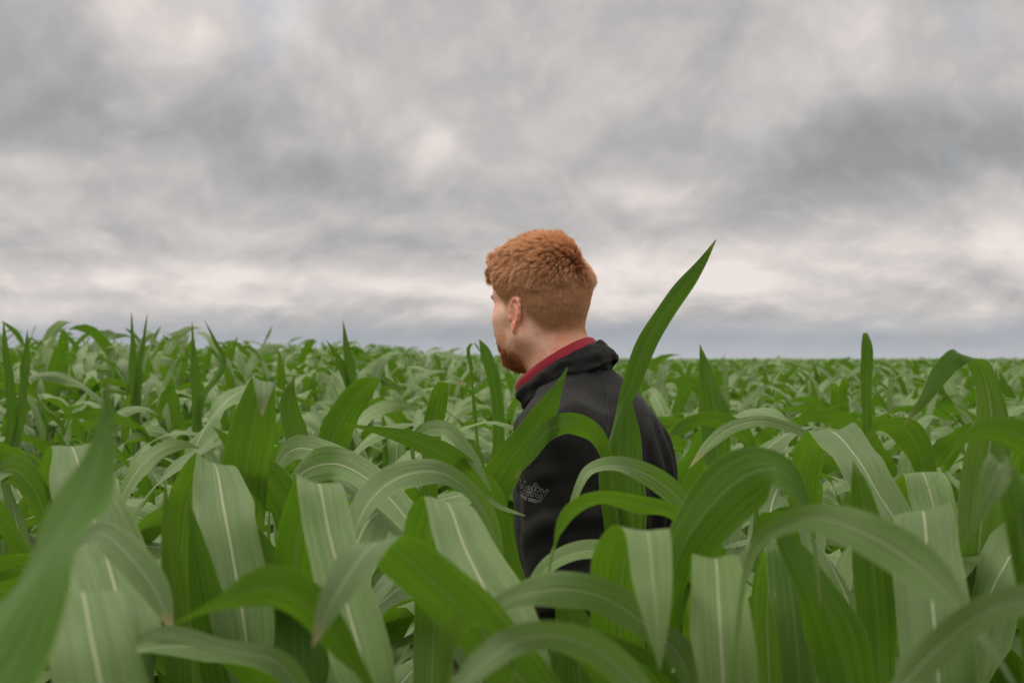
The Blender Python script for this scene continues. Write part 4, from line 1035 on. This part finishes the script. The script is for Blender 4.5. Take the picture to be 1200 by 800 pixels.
def collar(name, prof, rx, ry, mat, parent, phi0=0.0, gap=0.0, n=120, crumple=0.0, thick=.003, seed=0, cen=None, tilt=TILT, dip=0.0):
    """profile (radius offset, height) swept round the tipped neck ring; the gap is at the throat"""
    cen = NECKC if cen is None else cen; RT = Rx(tilt)
    prof = catmull([(a, b, 0) for a, b in prof], 22)[:, :2]
    # closed outline: outer run and a parallel inner run
    tg = np.gradient(prof, axis=0); tg /= np.linalg.norm(tg, axis=1)[:, None]; nr = np.stack([tg[:, 1], -tg[:, 0]], 1)
    loop = np.concatenate([prof + nr * thick / 2, (prof - nr * thick / 2)[::-1]]); M_ = len(loop)
    V = []
    for i in range(n):
        ph = gap / 2 + (2 * math.pi - gap) * i / (n - 1)               # 0 is the throat
        cx, cy = math.sin(ph), math.cos(ph)
        endf = min(1, min(ph, 2 * math.pi - ph) / .5)
        for j, (a, h) in enumerate(loop):
            amp = min(1, abs(a) / .02 + .3)
            w1 = crumple * amp * mnoise.noise(Vector((cx * 1.7 + seed, cy * 1.7, h * 60 + a * 50)))
            w2 = crumple * .6 * amp * mnoise.noise(Vector((cx * 5 + seed, cy * 5, h * 80 + 5)))
            rr_ = a + w1 + w2; hh = h + crumple * .6 * mnoise.noise(Vector((cx * 4 + 9, cy * 4 + seed, a * 30))) - dip * (1 - endf) ** 2
            q = np.array([(rx + rr_) * cx, (ry + rr_) * cy, hh])
            V.append(cen + RT @ q)
    F = []
    for i in range(n - 1):
        for j in range(M_): F.append((i * M_ + j, i * M_ + (j + 1) % M_, (i + 1) * M_ + (j + 1) % M_, (i + 1) * M_ + j))
    V = np.array(V); F = np.array(F)
    me = npmesh(name, V, F)
    bm = bmesh.new(); bm.from_mesh(me); bmesh.ops.holes_fill(bm, edges=[e for e in bm.edges if e.is_boundary], sides=200)
    bmesh.ops.recalc_face_normals(bm, faces=bm.faces[:]); bm.to_mesh(me); bm.free()
    for f_ in me.polygons: f_.use_smooth = True
    return link(name, me, mat, parent)
collar('shirt_collar', [(.004, -.02), (.001, .010), (.001, .030), (.004, .038), (.009, .033), (.012, .016), (.013, -.004)], .066, .078, M_RED, person, gap=.28, thick=.0032, seed=3)
collar('jacket_collar', [(.012, -.034), (.012, -.008), (.011, .010), (.015, .019), (.022, .015), (.027, .003), (.027, -.012), (.022, -.026)], .068, .078, M_JACK, jacket, gap=1.5, crumple=.007, thick=.005, seed=1, n=160)
collar('shirt_neckband', [(.0, -.05), (.0, -.02), (.001, .004)], .067, .079, M_RED, person, gap=.10, thick=.003, seed=3)

def seam_on(pts_px, name, r=.0009):
    """stitched seam laid on the jacket along photo points"""
    inv = Matrix.Rotation(-YAW, 4, 'Z') @ Matrix.Translation((-PX, -PY, 0))
    o_ = inv @ Vector(EYE); P_ = []
    for k in range(len(pts_px) - 1):
        for s_ in range(12):
            a = s_ / 12; q = inv @ at(pts_px[k][0] * (1 - a) + pts_px[k + 1][0] * a, pts_px[k][1] * (1 - a) + pts_px[k + 1][1] * a, 2.5)
            hit = jbvh.ray_cast(o_, (q - o_).normalized())
            if hit[0]: P_.append(hit[0] + hit[1] * .0004)
    if len(P_) < 3: return
    V = []; F = []
    for i, pt in enumerate(P_):
        tn = (P_[min(i + 1, len(P_) - 1)] - P_[max(i - 1, 0)]).normalized(); up = tn.orthogonal().normalized(); sd2 = tn.cross(up)
        for a in range(6): V.append(tuple(pt + (up * math.cos(a * 1.047) + sd2 * math.sin(a * 1.047)) * r))
    for i in range(len(P_) - 1):
        for a in range(6): F.append((i * 6 + a, i * 6 + (a + 1) % 6, (i + 1) * 6 + (a + 1) % 6, (i + 1) * 6 + a))
    link(name, npmesh(name, V, F), M_SEAM, jacket)
seam_on([(668, 421), (690, 426), (704, 440), (711, 462), (713, 490), (710, 520)], 'seam')
seam_on([(704, 428), (712, 430), (728, 437), (745, 447)], 'seam')

tf = Field(np.arange(-.24, .25, .006), np.arange(-.36, .28, .006), np.arange(.06, 1.02, .006))
tf.ell((0, 0, .90), (.172, .120, .13), k=.04)
for s in (-1, 1):
    h, k_, an = LEG[s]; tf.capsule(h, k_, .100, .078, k=.03); tf.capsule(k_, an, .078, .066, k=.02)
V, F = tf.mesh(); link('trousers', npmesh('trousers', relax(V, F, 2), F), M_TROUS, person)
for s in (-1, 1):
    an = np.array(LEG[s][2])
    f = Field(np.arange(an[0] - .07, an[0] + .07, .004), np.arange(an[1] - .1, an[1] + .22, .004), np.arange(-.01, .26, .004))
    f.capsule(an + (0, 0, .12), an + (0, -.005, -.03), .054, .048, k=.02); f.capsule(an + (0, -.02, -.042), an + (0, .15, -.048), .040, .034, k=.03); f.cut((0, 0, .003), (0, 0, -1))
    V, F = f.mesh(); link('boot', npmesh('boot', relax(V, F, 1), F), M_BOOT, person)

# ---- stitched lettering on the sleeve, outline letters
m, t, out = new_mat('grey_stitching'); p = principled(t, Base_Color=(.20, .196, .186), Roughness=.7); t.l.new(p.outputs[0], out.inputs[0]); M_STITCH = m
def lettering(txt, size, cx, cy, rot, bevel, shear, name, bold=.0, space=1.0):
    cu = bpy.data.curves.new('t', 'FONT'); cu.body = txt; cu.size = size; cu.shear = shear; cu.align_x = 'CENTER'; cu.fill_mode = 'NONE'
    cu.bevel_depth = bevel; cu.bevel_resolution = 0; cu.offset = bold; cu.space_character = space; cu.resolution_u = 5
    o = bpy.data.objects.new('t', cu); C.objects.link(o)
    dg = bpy.context.evaluated_depsgraph_get(); me = bpy.data.meshes.new_from_object(o.evaluated_get(dg)); bpy.data.objects.remove(o)
    inv = Matrix.Rotation(-YAW, 4, 'Z') @ Matrix.Translation((-PX, -PY, 0)); o_ = inv @ Vector(EYE)
    cr_, sr_ = math.cos(R(rot)), math.sin(R(rot)); bad = 0
    q0 = inv @ at(cx, cy, 2.45); hit0 = jbvh.ray_cast(o_, (q0 - o_).normalized())[0]
    sh, el_ = Vector(ARM[-1][0]), Vector(ARM[-1][1])
    def axis_at(z): return sh + (el_ - sh) * ((z - sh.z) / (el_.z - sh.z))
    ax0 = axis_at(hit0.z); rad0 = math.hypot(hit0.x - ax0.x, hit0.y - ax0.y); th0 = math.atan2(hit0.y - ax0.y, hit0.x - ax0.x)
    for v in me.vertices:                                   # wrapped round the sleeve
        x, y, z = v.co; u_ = x * cr_ - y * sr_; w_ = x * sr_ + y * cr_
        A = axis_at(hit0.z + w_); th = th0 + u_ / rad0; dr = Vector((math.cos(th), math.sin(th), 0))
        hit = jbvh.ray_cast(A + dr * .13, -dr)
        if hit[0]: v.co = hit[0] + hit[1] * (.0004 + z * .4)
        else: bad += 1; v.co = (0, 0, 1.2)
    print('lettering', txt, len(me.vertices), 'missed', bad)
    if bad:
        bm = bmesh.new(); bm.from_mesh(me); bmesh.ops.delete(bm, geom=[v for v in bm.verts if (v.co - Vector((0, 0, 1.2))).length < 1e-4], context='VERTS'); bm.to_mesh(me); bm.free()
    me.materials.clear(); return link(name, me, M_STITCH, jacket)
lettering('Hefty', .0315, 620, 580, -6, .00045, .22, 'sleeve_logo', bold=.0006)
lettering('BRAND SEED', .0085, 616, 585.5, -9, .00030, .2, 'sleeve_logo', space=1.05)
